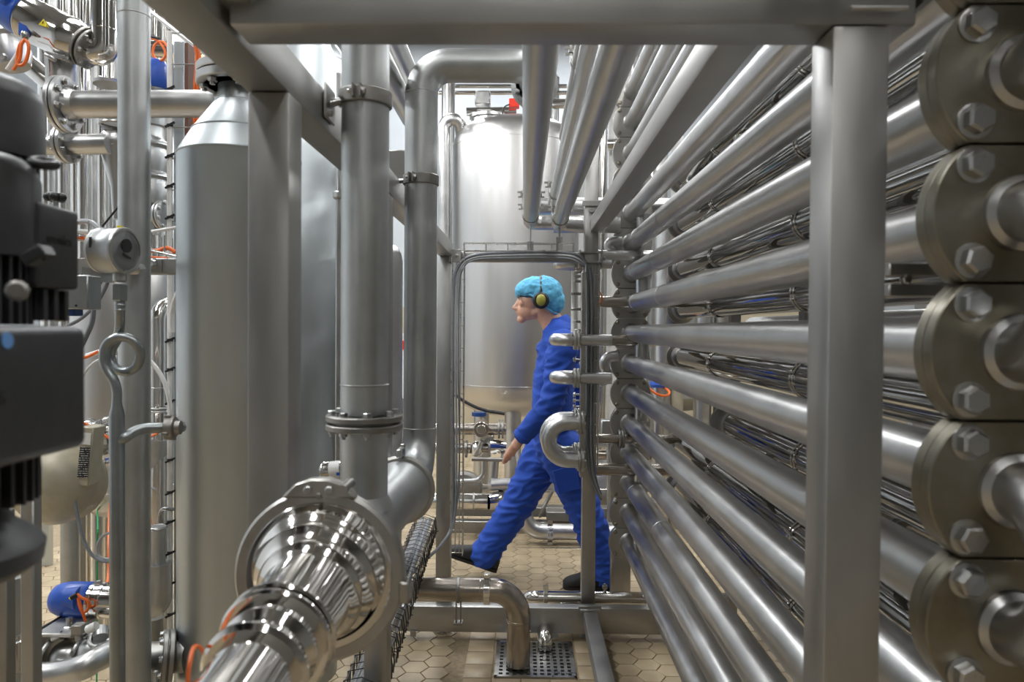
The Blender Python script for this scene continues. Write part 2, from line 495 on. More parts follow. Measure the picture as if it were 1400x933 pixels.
for (x, y) in ((-.366, 3.36), (.306, 3.33), (.36, .83), (-.36, 1.055), (-.36, 1.82), (.5, 3.75)):
    obj('levelling_foot', MB().lathe((x, y + .01, .0), (0, 0, 1), [(0, .04), (.008, .04), (.014, .012), (.05, .010)], 20), M_bolt, FR)
# small lugs under the base beam
obj('beam_lug', MB().bb(-.50, -.475, 3.255, 3.268, .02, .045).bb(.14, .165, 3.255, 3.268, .025, .04), M_frame, FR)
# bracket plates at the far right post
obj('bracket_plate', MB().bb(.262, .350, 3.345, 3.358, zz(.560), zz(.585)), M_framel, FR, .002)
bolt(V((.306, 3.35, zz(.545))), (0, 0, -1), .012, FR)
obj('bracket_plate', MB().bb(.255, .358, 3.345, 3.358, zz(.345), zz(.352)).bb(.255, .358, 3.345, 3.358, zz(.30), zz(.307)).bb(.350, .358, 3.345, 3.44, zz(.28), zz(.36)).bb(.250, .258, 3.345, 3.44, zz(.28), zz(.36)), M_framel, FR, .001)
for h in (.325, ): 
    bolt(V((.365, 3.37, zz(h))), (1, 0, 0), .008, FR); bolt(V((.365, 3.40, zz(h))), (1, 0, 0), .008, FR)
obj('bracket_plate', MB().bb(-.345, -.29, 3.345, 3.358, zz(.30), zz(.36)), M_framel, FR, .002)
bolt(V((-.31, 3.345, zz(.33))), (0, -1, 0), .007, FR)
# bracket box behind the tall pipe, left
obj('bracket_box', MB().bb(-.392, -.335, 2.06, 2.14, zz(.405), zz(.50)), M_framel, FR, .003)
for (y, h) in ((2.08, .43), (2.08, .47)): bolt(V((-.334, y, zz(h))), (1, 0, 0), .006, FR)

# ================================================================== front stack of long tubes
TX = .535
ORD = ['lowest', 'second from the bottom', 'third from the bottom', 'fourth from the bottom', 'fifth from the bottom', 'sixth from the bottom', 'seventh from the bottom',
       'eighth from the bottom', 'ninth from the bottom', 'tenth from the bottom', 'eleventh from the bottom', 'fifth from the top',
       'fourth from the top', 'third from the top', 'second from the top', 'topmost']
def cut_disc(c, R_, half, y0, y1, n=26):
    """disc with flat top and bottom, axis y"""
    a0 = math.asin(half / R_); poly = []
    for s in (0, PI):
        for k in range(n + 1):
            a = -a0 + 2 * a0 * k / n + s
            poly.append((R_ * math.cos(a), R_ * math.sin(a)))
    return poly
far_fl = None
def tube_h(k): return -.022 + .150 * k
near_me = None
for k in range(-7, 9):
    h = tube_h(k); c0 = V((TX, .845, zz(h))); c1 = V((TX, 3.66, zz(h)))
    t = thing('exchanger_tube', 'long satin tube of the front right stack, %s' % ORD[k + 7], 'pipe', 'front stack of long satin steel tubes')
    mb = MB().sweep([c0, c0 + V((0, .4, 0)), c0 + V((0, 1.2, 0)), c0 + V((0, 2, 0)), c1], .0415, 40)
    obj('tube', mb, M_satin, t)
    for yy in ((3.40 + .03 * (k % 3)), 2.9 - .12 * (k % 2)):
        if k in (3, 2, 1, -5): weld(t, (TX, yy, zz(h)), (0, 1, 0), .0415)
    poly = cut_disc(None, .0935, .0742, 0, 0)
    nf = obj('flange', MB().prism(poly, (TX, .800, zz(h)), (1, 0, 0), (0, 0, 1), (0, 1, 0), .018).prism([(x * .985, y) for x, y in poly], (TX, .820, zz(h)), (1, 0, 0), (0, 0, 1), (0, 1, 0), .020), M_oldfl if k > -3 else M_flange, t, .0015)
    polf = cut_disc(None, .1005, .0742, 0, 0)
    ff = obj('flange', MB().prism(polf, (TX, 3.655, zz(h)), (1, 0, 0), (0, 0, 1), (0, 1, 0), .018).prism([(x * .98, y) for x, y in polf], (TX, 3.676, zz(h)), (1, 0, 0), (0, 0, 1), (0, 1, 0), .018), M_flange, t, .0015)
    obj('weld_collar', MB().lathe((TX, 3.60, zz(h)), (0, 1, 0), [(0, .042), (.045, .0425), (.055, .050)], 28), M_satin, t)
    for (sx, sz) in ((-1, 1), (-1, -1), (1, 1), (1, -1)):
        if -4 < k < 4: bolt(V((TX + sx * .0515, .800, zz(h + sz * .0515))), (0, -1, 0), .0155, nf)
        bolt(V((TX + sx * .0680, 3.655, zz(h + sz * .0545))), (0, -1, 0), .0085, ff, mat=M_oldfl)
# return bends in front of the near flanges
BNAMES = {(2, 3): 'bend leaving the topmost visible bolted flange at the right edge', (0, 1): 'bend joining the second and third bolted flanges at the right edge',
          (-2, -1): 'bend joining the fourth and fifth bolted flanges at the right edge'}
for (a, b), lab in BNAMES.items():
    t = thing('return_bend', 'U-shaped steel %s' % lab, 'pipe', )
    za, zb = zz(tube_h(a)), zz(tube_h(b)); r = (zb - za) / 2; cm = (za + zb) / 2
    pts = [V((TX, .80, za)), V((TX, .79, za))]
    for q in range(0, 17):
        an = -PI / 2 - PI * q / 16
        pts.append(V((TX, .785 + r * math.cos(an) * .9, cm + r * math.sin(an))))
    pts += [V((TX, .79, zb)), V((TX, .80, zb))]
    obj('bend', MB().sweep(pts, .0335, 32), M_satin, t)
    for z in (za, zb): obj('weld_collar', MB().lathe((TX, .800, z), (0, -1, 0), [(0, .0415), (.006, .0405), (.010, .036), (.012, .0335)], 36), M_satin, t)
# vertical stubs joining the far ends in pairs
for n_, k in enumerate((-7, -5, -3, -1, 1, 3, 5, 7)):
    tag(obj('connecting_stub', MB().cyl((TX + .035, 3.52, zz(tube_h(k) + .03)), (TX + .035, 3.52, zz(tube_h(k + 1) - .03)), .034, seg=24), M_satin),
        'short upright stub joining two tube ends of the front stack, %s pair up' % ['first', 'second', 'third', 'fourth', 'fifth', 'sixth', 'seventh', 'topmost'][n_], 'pipe')
# second stack: mirror-clad tubes seen in the gaps
SH = [(-.80, 3.64), (-.59, 3.64), (-.36, 2.75), (-.138, 3.64), (.104, 3.64), (.305, 3.64), (.53, 3.64), (.76, 3.64)]
SO = ['lowest', 'second from the bottom', 'short third from the bottom, with a dark collar', 'fourth from the bottom', 'fifth from the bottom', 'sixth from the bottom', 'seventh from the bottom', 'topmost']
for (h, y1), o_ in zip(SH, SO):
    t = thing('polished_tube', 'mirror-polished clad tube behind the front stack, %s' % o_, 'pipe', 'mirror-polished tubes behind the front stack')
    x = .80; r = .050
    obj('tube', MB().sweep([V((x, .9, zz(h))), V((x, 1.8, zz(h))), V((x, y1, zz(h)))], r, 36), M_mir, t)
    for yy in ([1.22, 2.05, 2.98] if y1 > 3 else [1.30, 2.03]):
        c = obj('clamp_ring', MB().torus((x, yy, zz(h)), (0, 1, 0), r + .001, .0035, 36, 8).torus((x, yy + .022, zz(h)), (0, 1, 0), r + .001, .0035, 36, 8), M_pol, t)
        obj('clamp_screw', MB().cyl((x - .052, yy - .012, zz(h + .022)), (x - .052, yy + .034, zz(h + .022)), .004, seg=8), M_bolt, c)
    obj('end_collar', MB().lathe((x, y1, zz(h)), (0, 1, 0), [(0, .048), (.01, .056), (.07, .056), (.08, .074), (.10, .074)], 32), M_dark, t)
# cast links at the ends of the rear column
for n_, h in enumerate((.30, .10, -.14, -.59)):
    t = thing('end_bend', 'dark steel bend closing the far end of a mirror-polished tube, %s' % ['top one in the gaps', 'second one in the gaps', 'third one in the gaps', 'bottom one in the gaps'][n_], 'pipe')
    obj('bend', MB().sweep(route([V((.80, 3.75, zz(h))), V((.80, 3.9, zz(h))), V((.80, 3.9, zz(h - .17)))], .08), .045, 24), M_dark, t)
# third stack
for n_ in range(10):
    h = -.95 + .19 * n_
    tag(obj('rear_tube', MB().cyl((1.10, .9, zz(h)), (1.10, 3.4 + .1 * (n_ % 2), zz(h)), .062, seg=28), M_satin),
        'dull tube in the rearmost right stack, %s from the floor' % ['first', 'second', 'third', 'fourth', 'fifth', 'sixth', 'seventh', 'eighth', 'ninth', 'tenth'][n_], 'pipe', 'rearmost stack of dull steel tubes')
# support bars for the stacks, right of the near post
t = thing('tube_support', 'pair of flat grey bars carrying the stacked tubes, right of the nearest post', 'bracket')
for h in (.052, .078):
    obj('bar', MB().bb(.46, 1.2, .93, .955, zz(h - .009), zz(h + .009)), M_frame, t, .002)
obj('spacer', MB().bb(.56, .575, .935, .95, zz(-.02), zz(.045)).bb(.47, .56, .94, .945, zz(.055), zz(.06)), M_frame, t)
for h in (.065,): bolt(V((.48, .93, zz(h))), (0, -1, 0), .006, t)
for n_, y in enumerate((1.6, 2.45, 3.3)):  # added bars that block bright light showing between the stacks
    t = thing('light_block_rack', 'dark rack bar added to block light behind the tube stacks, %s' % ['nearest', 'middle', 'farthest'][n_], 'bracket')
    obj('bar', MB().bb(.93, .975, y, y + .045, .02, zz(1.1)), M_dark, t, .002)
    for h in (-.47, .2, .64): obj('arm', MB().bb(.70, .93, y + .01, y + .035, zz(h - .012), zz(h + .012)), M_dark, t, .002)

# ================================================================== overhead pipes
def upipe(name, lab, pts, r, bend, mat=None, seg=28, cat='pipe'):
    t = thing(name, lab, cat)
    obj('tube', MB().sweep(route(pts, bend), r, seg), mat or M_satin, t)
    return t
def ubolt(t, c, r, axis=(0, 1, 0)):
    ax = V(axis)
    pts = [V(c) + V((-r - .003, 0, .055))] + [V(c) + V(((r + .003) * math.cos(PI + PI * q / 12), 0, (r + .003) * math.sin(PI + PI * q / 12))) for q in range(13)] + [V(c) + V((r + .003, 0, .055))]
    u = obj('u_bolt', MB().sweep(pts, .003, 8), M_gal, t)
    for s in (-1, 1):
        obj('wing_nut', MB().cyl(V(c) + V((s * (r + .003), 0, .03)), V(c) + V((s * (r + .003), 0, .042)), .008, seg=8).box(V(c) + V((s * (r + .006), 0, .046)), (.036, .004, .008)).box(V(c) + V((s * (r + .006), 0, .026)), (.030, .004, .007)), M_dark, u)
    return t
t = upipe('overhead_pipe', 'thick satin overhead pipe running away left of centre, above the worker', [V((.0265, .75, zz(.50))), V((.0265, 3.55, zz(.51))), V((.16, 3.55, zz(.51)))], .0335, .06)
ubolt(t, V((.0265, 3.30, zz(.51))), .0335); ubolt(t, V((.0265, 3.05, zz(.52))), .0335)
weld(t, (.0265, 3.42, zz(.51)), (0, 1, 0), .0335)
t = upipe('overhead_pipe', 'thickest satin overhead pipe, slanting in front of the thinner one beside it', [V((.166, .75, zz(.50))), V((.160, 3.50, zz(.50))), V((.30, 3.56, zz(.50)))], .0350, .06)
ubolt(t, V((.160, 3.30, zz(.50))), .035)
obj('support_rod', MB().cyl((.16, 3.39, zz(.345)), (.16, 3.39, zz(.47)), .005, seg=8).bb(.145, .175, 3.37, 3.4, zz(.35), zz(.42)), M_frame, t)
t2 = upipe('overhead_pipe', 'slimmer satin overhead pipe half hidden left of the thickest one', [V((.142, .75, zz(.585))), V((.138, 3.40, zz(.60))), V((.138, 3.62, zz(.60)))], .028, .05)
ubolt(t2, V((.138, 3.25, zz(.60))), .028)
t3 = upipe('overhead_pipe', 'thin dull overhead pipe highest and furthest left of the slanting group', [V((.166, .75, zz(.84))), V((.172, 3.3, zz(.86)))], .022, .05, M_frame)
ubolt(t3, V((.168, 2.35, zz(.85))), .022)
t4 = upipe('cross_pipe', 'upper of two level satin pipes crossing behind the far right post', [V((-.0, 3.72, zz(.62))), V((.86, 3.72, zz(.62)))], .044, .05)
t5 = upipe('cross_pipe', 'lower of two level satin pipes crossing behind the far right post', [V((.14, 3.56, zz(.505))), V((.46, 3.56, zz(.505)))], .041, .05)
weld(t4, (.2, 3.72, zz(.62)), (1, 0, 0), .044)
obj('support_rod', MB().cyl((.0265, 3.39, zz(.345)), (.0265, 3.39, zz(.48)), .004, seg=8).bb(.012, .041, 3.37, 3.4, zz(.35), zz(.40)), M_frame, t5)
# slanting pipes between the two tall left pipes
upipe('sloping_pipe', 'left of two overhead pipes running away between the two tall left pipes', [V((-.352, 1.3, zz(.75))), V((-.352, 2.25, zz(.75)))], .034, .05)
upipe('sloping_pipe', 'lower of two overhead pipes running away between the two tall left pipes', [V((-.350, 1.4, zz(.64))), V((-.350, 2.25, zz(.64)))], .030, .05)
upipe('short_cross_pipe', 'short level pipe just visible between the two tall left pipes', [V((-.62, 2.6, zz(.568))), V((-.36, 2.6, zz(.568)))], .026, .05, M_blast)
# ================================================================== tall pipe with flange pair (left of centre)
AX, AY = P(499, 330, 1.256).x, 1.256
AR = .0405
MXf = lambda y: -.270 - .007 * (1.93 - y) / .93
MH = -.374
def M_(y): return V((MXf(y), y, zz(MH + .033 * (1.93 - y) / .93)))
t = thing('tall_pipe', 'thick tall satin steel pipe with a bolted flange pair, standing on the big sloping pipe', 'pipe')
za = P(499, 577, AY).z
obj('tube', MB().sweep([V((AX, AY, zz(MH) + .06)), V((AX, AY, zz(0))), V((AX, AY, zz(.3))), V((AX, AY, zz(.72)))], AR, 44), M_blast, t)
flange(t, (AX, AY, za), (0, 0, 1), .0655, .011, 8, .054, .0072, M_dark, 2, .004, both=True)
weld(t, (AX, AY, P(499, 526, AY).z), (0, 0, 1), AR)
cz = P(499, 137, AY).z
band(t, (AX, AY, cz), (0, 0, 1), AR + .001, .024, (-.05, -1, 0), th=.004)
cb = obj('support_rod', MB().cyl((-.332, AY - .03, P(440, 136, 1.2).z), (AX - .02, AY - .01, cz), .0065, seg=12), M_bolt, t)
obj('rod_plate', MB().bb(-.331, -.326, AY - .06, AY - .0, cz - .045, cz + .012), M_frame, t, .002)
bolt(V((-.326, AY - .045, cz - .035)), (1, 0, 0), .006, t)

# ================================================================== big horizontal line: riser, reducer, butterfly clamp, polished spool
BX, BY = P(575, 380, 1.93).x, 1.93
BR = .0430
t = thing('riser_pipe', 'satin steel pipe arching over at the top and sweeping down into the big clamped pipe', 'pipe')
topz = P(600, 90, BY).z
endp = P(732, 88, BY)
pts = [V((endp.x - .0, BY + .28, topz)), V((endp.x, BY, topz)), V((BX, BY, topz)), V((BX, BY, zz(MH))), M_(1.70)]
rt = route(pts, [0, .06, .075, .10, 0], 10)
obj('tube', MB().sweep(rt, BR, 40), M_blast, t)
obj('reducer', MB().lathe(M_(1.76), (M_(1.0) - M_(1.93)), [(0, BR), (.03, .044), (.12, .062), (.14, .066)], 44), M_blast, t)
flange(t, (endp.x, BY + .15, topz), (0, 1, 0), .067, .014, 8, .054, .0075, M_blast, 2, both=True)
weld(t, (BX, BY, P(576, 128, BY).z), (0, 0, 1), BR); weld(t, (BX, BY, P(572, 585, BY).z), (0, 0, 1), BR)
czb = P(575, 247, BY).z
band(t, (BX, BY, czb), (0, 0, 1), BR, .026, (-.35, -1, 0), th=.004)
obj('support_rod', MB().cyl((-.36, BY + .02, czb), (BX - .03, BY, czb), .006, seg=12), M_bolt, t)
t = thing('main_header', 'big satin steel pipe section between two clamp rings, lying below the tall pipe', 'pipe')
axm = (M_(1.0) - M_(1.93)).normalized()
obj('tube', MB().lathe(M_(1.62), axm, [(0, .066), (.05, .066), (.10, .056), (.50, .054), (.590, .054), (.60, .09), (.612, .092)], 52), M_blast, t)
r1 = obj('clamp_ring', MB().ring(M_(1.625), axm, .062, .0765, .020, 52, .005), M_flange, t)
obj('clamp_hinge', MB().bb(M_(1.625).x - .008, M_(1.625).x + .008, 1.605, 1.64, M_(1.62).z + .074, M_(1.62).z + .094), M_bolt, r1, .003)
bolt(M_(1.625) + V((.006, -.01, .098)), (0, 0, 1), .006, r1)
obj('branch_collar', MB().lathe((AX, AY, zz(MH) + .062), (0, 0, 1), [(0, .052), (.012, .046), (.022, AR)], 40), M_blast, t)
# large clamp
t = thing('large_clamp', 'large steel pipe clamp ring with two bolts on top, around the polished bowl in front', 'clamp')
C = M_(.998)
obj('ring', MB().ring(C, axm, .101, .1175, .022, 72, .004), M_flange, t)
obj('inner_lip', MB().ring(C, axm, .090, .102, .026, 72, .003), M_pol, t)
poly = [(-.052, .0), (-.034, .020), (-.012, .027), (.012, .027), (.034, .020), (.052, 0)]
obj('lug', MB().prism(poly, C + V((0, -.012, .107)), (1, 0, 0), (0, 0, 1), (0, 1, 0), .020), M_flange, t, .003)
for s in (-1, 1): bolt(C + V((s * .0145, -.012, .119)), (0, -1, 0), .006, t, 'screw')
bolt(C + V((0, -.012, .111)), (0, -1, 0), .004, t, 'screw', M_dark)
obj('hinge', MB().cyl(C + V((.033, -.02, .120)), C + V((.033, .03, .120)), .008, seg=14), M_flange, t)
obj('side_lug', MB().box(C + V((.117, 0, -.02)), (.016, .03, .03)), M_flange, t, .003)
# polished stepped bowl and spool
axs = V((-.03, -1, -.13)).normalized()
t = thing('polished_spool', 'mirror-polished stepped bowl narrowing to a tube towards the lower left corner', 'pipe')
pr = [(-.022, .096), (0, .100), (.005, .099), (.010, .095), (.016, .0945), (.022, .090), (.030, .083), (.036, .0825), (.042, .076), (.050, .069), (.056, .0685), (.062, .062), (.070, .057), (.16, .056)]
obj('bowl', MB().lathe(C - axs * .006, axs, pr, 72), M_pol, t)
D = C + axs * .155
obj('ferrule_ring', MB().ring(D, axs, .050, .066, .010, 60, .003), M_pol, t)
obj('ferrule_ring', MB().ring(D + axs * .016, axs, .050, .066, .010, 60, .003), M_pol, t)
obj('tube', MB().lathe(D + axs * .02, axs, [(0, .056), (.02, .0555), (.03, .047), (.4, .046)], 60), M_pol, t)
obj('valve_disc', MB().ring(D + axs * .075, axs, .040, .059, .014, 60, .005), M_pol, t)
cable('orange_lead', 'blurred orange cable hanging beside the polished tube in the lower left foreground', [P(300, 1000, .95), P(282, 905, .82), P(268, 884, .76), P(260, 905, .72), P(257, 960, .72), P(262, 1200, .72)], .0022, M_orange)
# small polished sensor left of the tall pipe
t = thing('level_switch', 'small polished cylinder with a printed label, left of the tall pipe above the big clamp', 'sensor')
a = P(440, 645, 1.5); b = P(475, 641, 1.5)
obj('body', MB().lathe(a, b - a, [(0, .017), (.003, .0195), (.007, .0195), (.009, .018), (.06, .018)], 28), M_pol, t)
obj('rating_label', MB().ring(a + (b - a) * .55, b - a, .0182, .0186, .022, 28, 0), M_white, t)
obj('mark', MB().box(a + (b - a) * .72 + V((0, -.0178, -.006)), (.007, .002, .006)), M_blue, t)
obj('stem', MB().cyl(P(449, 660, 1.5), P(449, 672, 1.5), .004, seg=10).cyl(P(441, 672, 1.5), P(441, 684, 1.5), .006, seg=10), M_pol, t)

# ================================================================== lower elbow pipe into the drain
t = thing('drain_pipe', 'brown-tinged steel pipe bending down into the floor drain', 'pipe')
EY = 3.02; ex = P(709, 860, EY).x; ez = P(660, 807, EY).z; ER = .0490
M_pipew = metal('worn_polished_steel', (.44, .40, .355), .24, .03, 9, .02, blotch=.1)
obj('tube', MB().sweep(route([V((-.75, EY, ez)), V((ex, EY, ez)), V((ex, EY, .012))], .11, 12), ER, 40), M_pipew, t)
for px in (666,):
    x = P(px, 807, EY).x
    c = obj('clamp', MB().ring((x, EY, ez), (1, 0, 0), ER, ER + .009, .026, 36), M_pol, t)
    obj('clamp_block', MB().bb(x - .015, x + .015, EY - .02, EY + .012, ez + ER + .006, ez + ER + .022), M_pol, c, .003)
x = P(627, 807, EY).x
h_ = obj('hanger_band', MB().ring((x, EY, ez), (1, 0, 0), ER, ER + .004, .012, 36), M_dark, t)
obj('hanger_bracket', MB().bb(x - .018, x + .018, EY - .02, EY + .02, ez - ER - .095, ez - ER - .085).bb(x - .012, x - .007, EY - .01, EY + .01, ez - ER - .088, ez - ER).bb(x + .007, x + .012, EY - .01, EY + .01, ez - ER - .088, ez - ER), M_dark, h_)
weld(t, (ex - .16, EY, ez), (1, 0, 0), ER, M_pipew); weld(t, (ex, EY, ez - .13), (0, 0, 1), ER, M_pipew)
for zc in (.20,): weld(t, (ex, EY, zc), (0, 0, 1), ER, M_pipew)
t = thing('thin_drain_pipe', 'slim polished pipe running level behind the base beam and turning down to the drain', 'pipe')
EY2 = 3.40; ez2 = P(780, 817, EY2).z; ex2 = P(745, 880, 3.22).x
obj('tube', MB().sweep(route([V((1.3, EY2, ez2)), V((P(722, 817, EY2).x, EY2, ez2)), V((P(722, 817, EY2).x - .01, EY2 + .2, ez2 - .12))], .05), .0285, 28), M_pol, t)
x = P(746, 817, EY2).x
obj('clamp', MB().ring((x, EY2, ez2), (1, 0, 0), .0285, .034, .02, 32).bb(x - .012, x + .012, EY2 - .01, EY2 + .01, ez2 + .032, ez2 + .052), M_pol, t)
x = P(827, 800, EY2).x
obj('union_screw', MB().cyl((x, EY2, ez2 + .02), (x, EY2, ez2 + .065), .006, seg=10).box((x, EY2, ez2 + .05), (.022, .022, .014)), M_bolt, t)
tag(obj('short_drain_stub', MB().sweep(route([V((ex2, 3.268, .048)), V((ex2, 3.19, .048)), V((ex2, 3.19, .006))], .03), .034, 28), M_pol), 'short polished stub ending just above the drain grate, under the base beam', 'pipe')
t = thing('hatch_cover', 'small domed silver cover lying behind the base beam', 'cover')
c = P(772, 829, 3.44)
obj('dome', MB().lathe((c.x, 3.44, .0), (0, 0, 1), [(0, .06), (c.z - .01, .06), (c.z + .0, .072), (c.z + .025, .066), (c.z + .04, .045), (c.z + .046, .001)], 32), M_pol, t)
# drain grate
t = thing('drain_grate', 'square perforated steel drain grate let into the tan tiles', 'grate')
g = MB(); gx0, gx1, gy0, gy1 = DRX0 + .012, DRX1 - .012, DRY0 + .012, DRY1 - .012
fr = MB().bb(DRX0, DRX1, DRY0, DRY0 + .012, -.006, .003).bb(DRX0, DRX1, DRY1 - .012, DRY1, -.006, .003).bb(DRX0, DRX0 + .012, DRY0, DRY1, -.006, .003).bb(DRX1 - .012, DRX1, DRY0, DRY1, -.006, .003)
obj('grate_frame', fr, M_bolt, t)
nx, ny = 11, 10
dx = (gx1 - gx0) / nx; dy = (gy1 - gy0) / ny
for i in range(nx + 1):
    g.bb(gx0 + i * dx - dx * .24, gx0 + i * dx + dx * .24, gy0, gy1, -.004, .0018)
for j in range(ny + 1):
    g.bb(gx0, gx1, gy0 + j * dy - dy * .22, gy0 + j * dy + dy * .22, -.004, .0015)
obj('perforated_plate', g, M_bolt, t)
obj('sump_shade', MB().bb(gx0, gx1, gy0, gy1, -.0058, -.005), M_black, t)  # flat black sheet standing in for the shade below the grate

# ================================================================== cable trays
def wire_tray(name, lab, pts, wd, ht, up, step, mat=None, rad=.0021, sides=2):
    """mesh cable tray along pts; width direction = tangent x up"""
    t = thing(name, lab, 'cable tray')
    pts = [V(p) for p in pts]; up = V(up)
    L = []; R_ = []
    mb = MB(); n = len(pts)
    fr = []
    for i in range(n):
        tg = (pts[min(i + 1, n - 1)] - pts[max(i - 1, 0)]).normalized()
        s = tg.cross(up).normalized(); fr.append((tg, s))
    for (o_s, o_u) in [(-.5, 0), (-.17, 0), (.17, 0), (.5, 0), (-.5, 1), (.5, 1)]:
        mb.sweep([pts[i] + fr[i][1] * wd * o_s + up * ht * o_u for i in range(n)], rad, 6)
    obj('long_wires', mb, mat or M_gal, t)
    d = 0; k = 0
    seglen = [(pts[i + 1] - pts[i]).length for i in range(n - 1)]; tot = sum(seglen)
    while d < tot:
        acc = 0
        for i in range(n - 1):
            if acc + seglen[i] >= d: break
            acc += seglen[i]
        f = (d - acc) / seglen[i]; p = pts[i].lerp(pts[i + 1], f); s = fr[i][1]
        obj('cross_wire', MB().sweep([p - s * wd / 2 + up * ht, p - s * wd / 2, p + s * wd / 2, p + s * wd / 2 + up * ht], rad, 5), mat or M_gal, t)
        d += step; k += 1
    return t
Ytr = 3.335
xl = P(626, 500, Ytr).x
wire_tray('cable_tray', 'upright wire cable tray on the far left post beside the worker opening', [V((xl, Ytr + .02, P(626, 758, Ytr).z)), V((xl, Ytr + .02, P(626, 345, Ytr).z))], .055, .045, (0, -1, 0), .105)
wire_tray('cable_tray', 'level wire cable tray on the far cross beam above the worker', [V((P(634, 344, Ytr).x, Ytr + .02, zz(.352))), V((P(785, 344, Ytr).x, Ytr + .02, zz(.352)))], .05, .035, (0, 0, 1), .100)
xr = P(809, 500, Ytr).x
wire_tray('cable_tray', 'upright wire cable tray on the far right post carrying grey cables', [V((xr, Ytr + .02, P(809, 640, Ytr).z)), V((xr, Ytr + .02, P(809, 362, Ytr).z))], .062, .03, (0, -1, 0), .098)
# cables over the opening: up the left tray, across, down the right tray
arc = []
for n_, (off, m, lab) in enumerate([(0.0, M_grey, 'thick dark grey hose looping up, across and down around the opening, outermost'), (.014, M_greyl, 'light grey hose looping around the opening just inside the dark one'),
                                   (.026, M_grey, 'thin dark grey cable looping around the opening, innermost')]):
    r = [.0068, .0048, .004][n_]
    Yc = Ytr + .0
    pl = [P(548, 800, 2.75), P(580, 768, 3.0), P(604, 744, 3.2), P(618 + off * 100, 715, Yc), P(620 + off * 300, 640, Yc), P(619 + off * 300, 500, Yc), P(620 + off * 300, 400, Yc), P(625 + off * 300, 368, Yc), P(645 + off * 200, 350 + off * 200, Yc),
          P(700, 345 + off * 300, Yc), P(770, 345 + off * 300, Yc), P(795 - off * 100, 352 + off * 300, Yc), P(803 + off * 220, 372, Yc), P(804 + off * 300, 420, Yc), P(804 + off * 300, 500, Yc), P(803 + off * 300, 600, Yc), P(805 + off * 300, 640, Yc), P(812 + off * 200, 663, Yc), P(822, 684 - n_ * 4, Yc)]
    o = obj('looped_hose' if n_ < 2 else 'looped_cable', MB().sweep(smooth_path(pl, 6), r, 10), m)
    tag(o, lab, 'hose' if n_ < 2 else 'cable')
for n_ in range(3):
    x_ = 803 + n_ * 3.2
    cable('tray_cable', 'grey cable strapped down the far right post tray, %s from the left' % ['first', 'second', 'third', 'fourth'][n_],
          [P(x_, 362, Ytr + .012), P(x_ - 1, 500, Ytr + .012), P(x_ - 1, 634, Ytr + .012)],     .0040, [M_greyl, M_gal, M_greyl][n_], group='grey cables in the far right post tray')
for n_, (px, py) in enumerate([(617, 386), (617, 417), (617, 448), (617, 479), (617, 510), (617, 540), (617, 570), (617, 602), (618, 632), (618, 664), (618, 693)]):
    pass
# sloping cable basket, foreground left of centre
A0 = V((-.435, 3.28, zz(-.93))); A1 = V((-.385, 1.55, zz(-.955)))
t = wire_tray('cable_basket', 'sloping wire basket packed with cables running towards the viewer beside the big pipe', [A0, A0.lerp(A1, .33), A0.lerp(A1, .66), A1], .085, .075, (0, 0, 1), .05, M_dark, .0022)
for q in range(14):
    ox = random.uniform(-.034, .034); oz = random.uniform(.008, .070)
    m = [M_greyl, M_gal, M_greyl, M_grey, M_white, M_grey, M_greyl][q % 7]
    pts = [A0.lerp(A1, s_) + V((ox + random.uniform(-.004, .004), 0, oz + random.uniform(-.004, .004))) for s_ in (0, .2, .4, .6, .8, 1)]
    cable('basket_cable', 'cable bundled in the sloping wire basket', pts, random.uniform(.005, .0085), m, group='cables bundled in the sloping wire basket')
bm_ = MB()
for q in range(40):
    f = q / 40 + random.uniform(-.008, .008); p = A0.lerp(A1, min(max(f, 0.01), .99))
    bm_.sweep([p + V((-.048, 0, .0)), p + V((-.046, .01, .078)), p + V((0, .004, .090)), p + V((.046, -.01, .078)), p + V((.050, 0, .04)), p + V((.046, .012, -.002))], .0017, 5)
    for s in (1,):
        a_ = p + V((.048, 0, random.uniform(.01, .07))); bm_.sweep([a_, a_ + V((.010, random.uniform(-.01, .01), random.uniform(-.006, .012)))], .0018, 4)
o = obj('cable_ties', bm_, M_black, t); o['kind'] = 'stuff'

# ================================================================== small U bends on the far right post
YS = 3.25
def ubend_side(lab, px0, px1, py, r, Y=YS):
    t = thing('sample_bend', lab, 'pipe')
    a = P(px0, py, Y); b = P(px1, py, Y)
    pts = [V((b.x, Y, a.z)), V((a.x + .035, Y, a.z)), V((a.x + .0, Y + .045, a.z)), V((a.x + .035, Y + .09, a.z)), V((b.x, Y + .09, a.z))]
    obj('bend', MB().sweep(smooth_path(pts, 8), r, 24), M_satin, t)
    fl = flange(t, (b.x + .004, Y, a.z), (1, 0, 0), .044, .012, 4, .034, .006, M_flange, 2, both=True, phase=.5)
    obj('tail', MB().cyl((b.x, Y, a.z), (b.x + .16, Y + .0, a.z), r * .9, seg=20), M_satin, t)
    return t
ubend_side('upper of two small level U-shaped pipes sticking out left of the far right post', 760, 787, 465, .0285)
ubend_side('lower of two small level U-shaped pipes sticking out left of the far right post', 760, 787, 517, .0285)
ubend_side('small U-shaped pipe tucked under the far cross beam, left of the right post', 764, 790, 361, .024, 3.47)
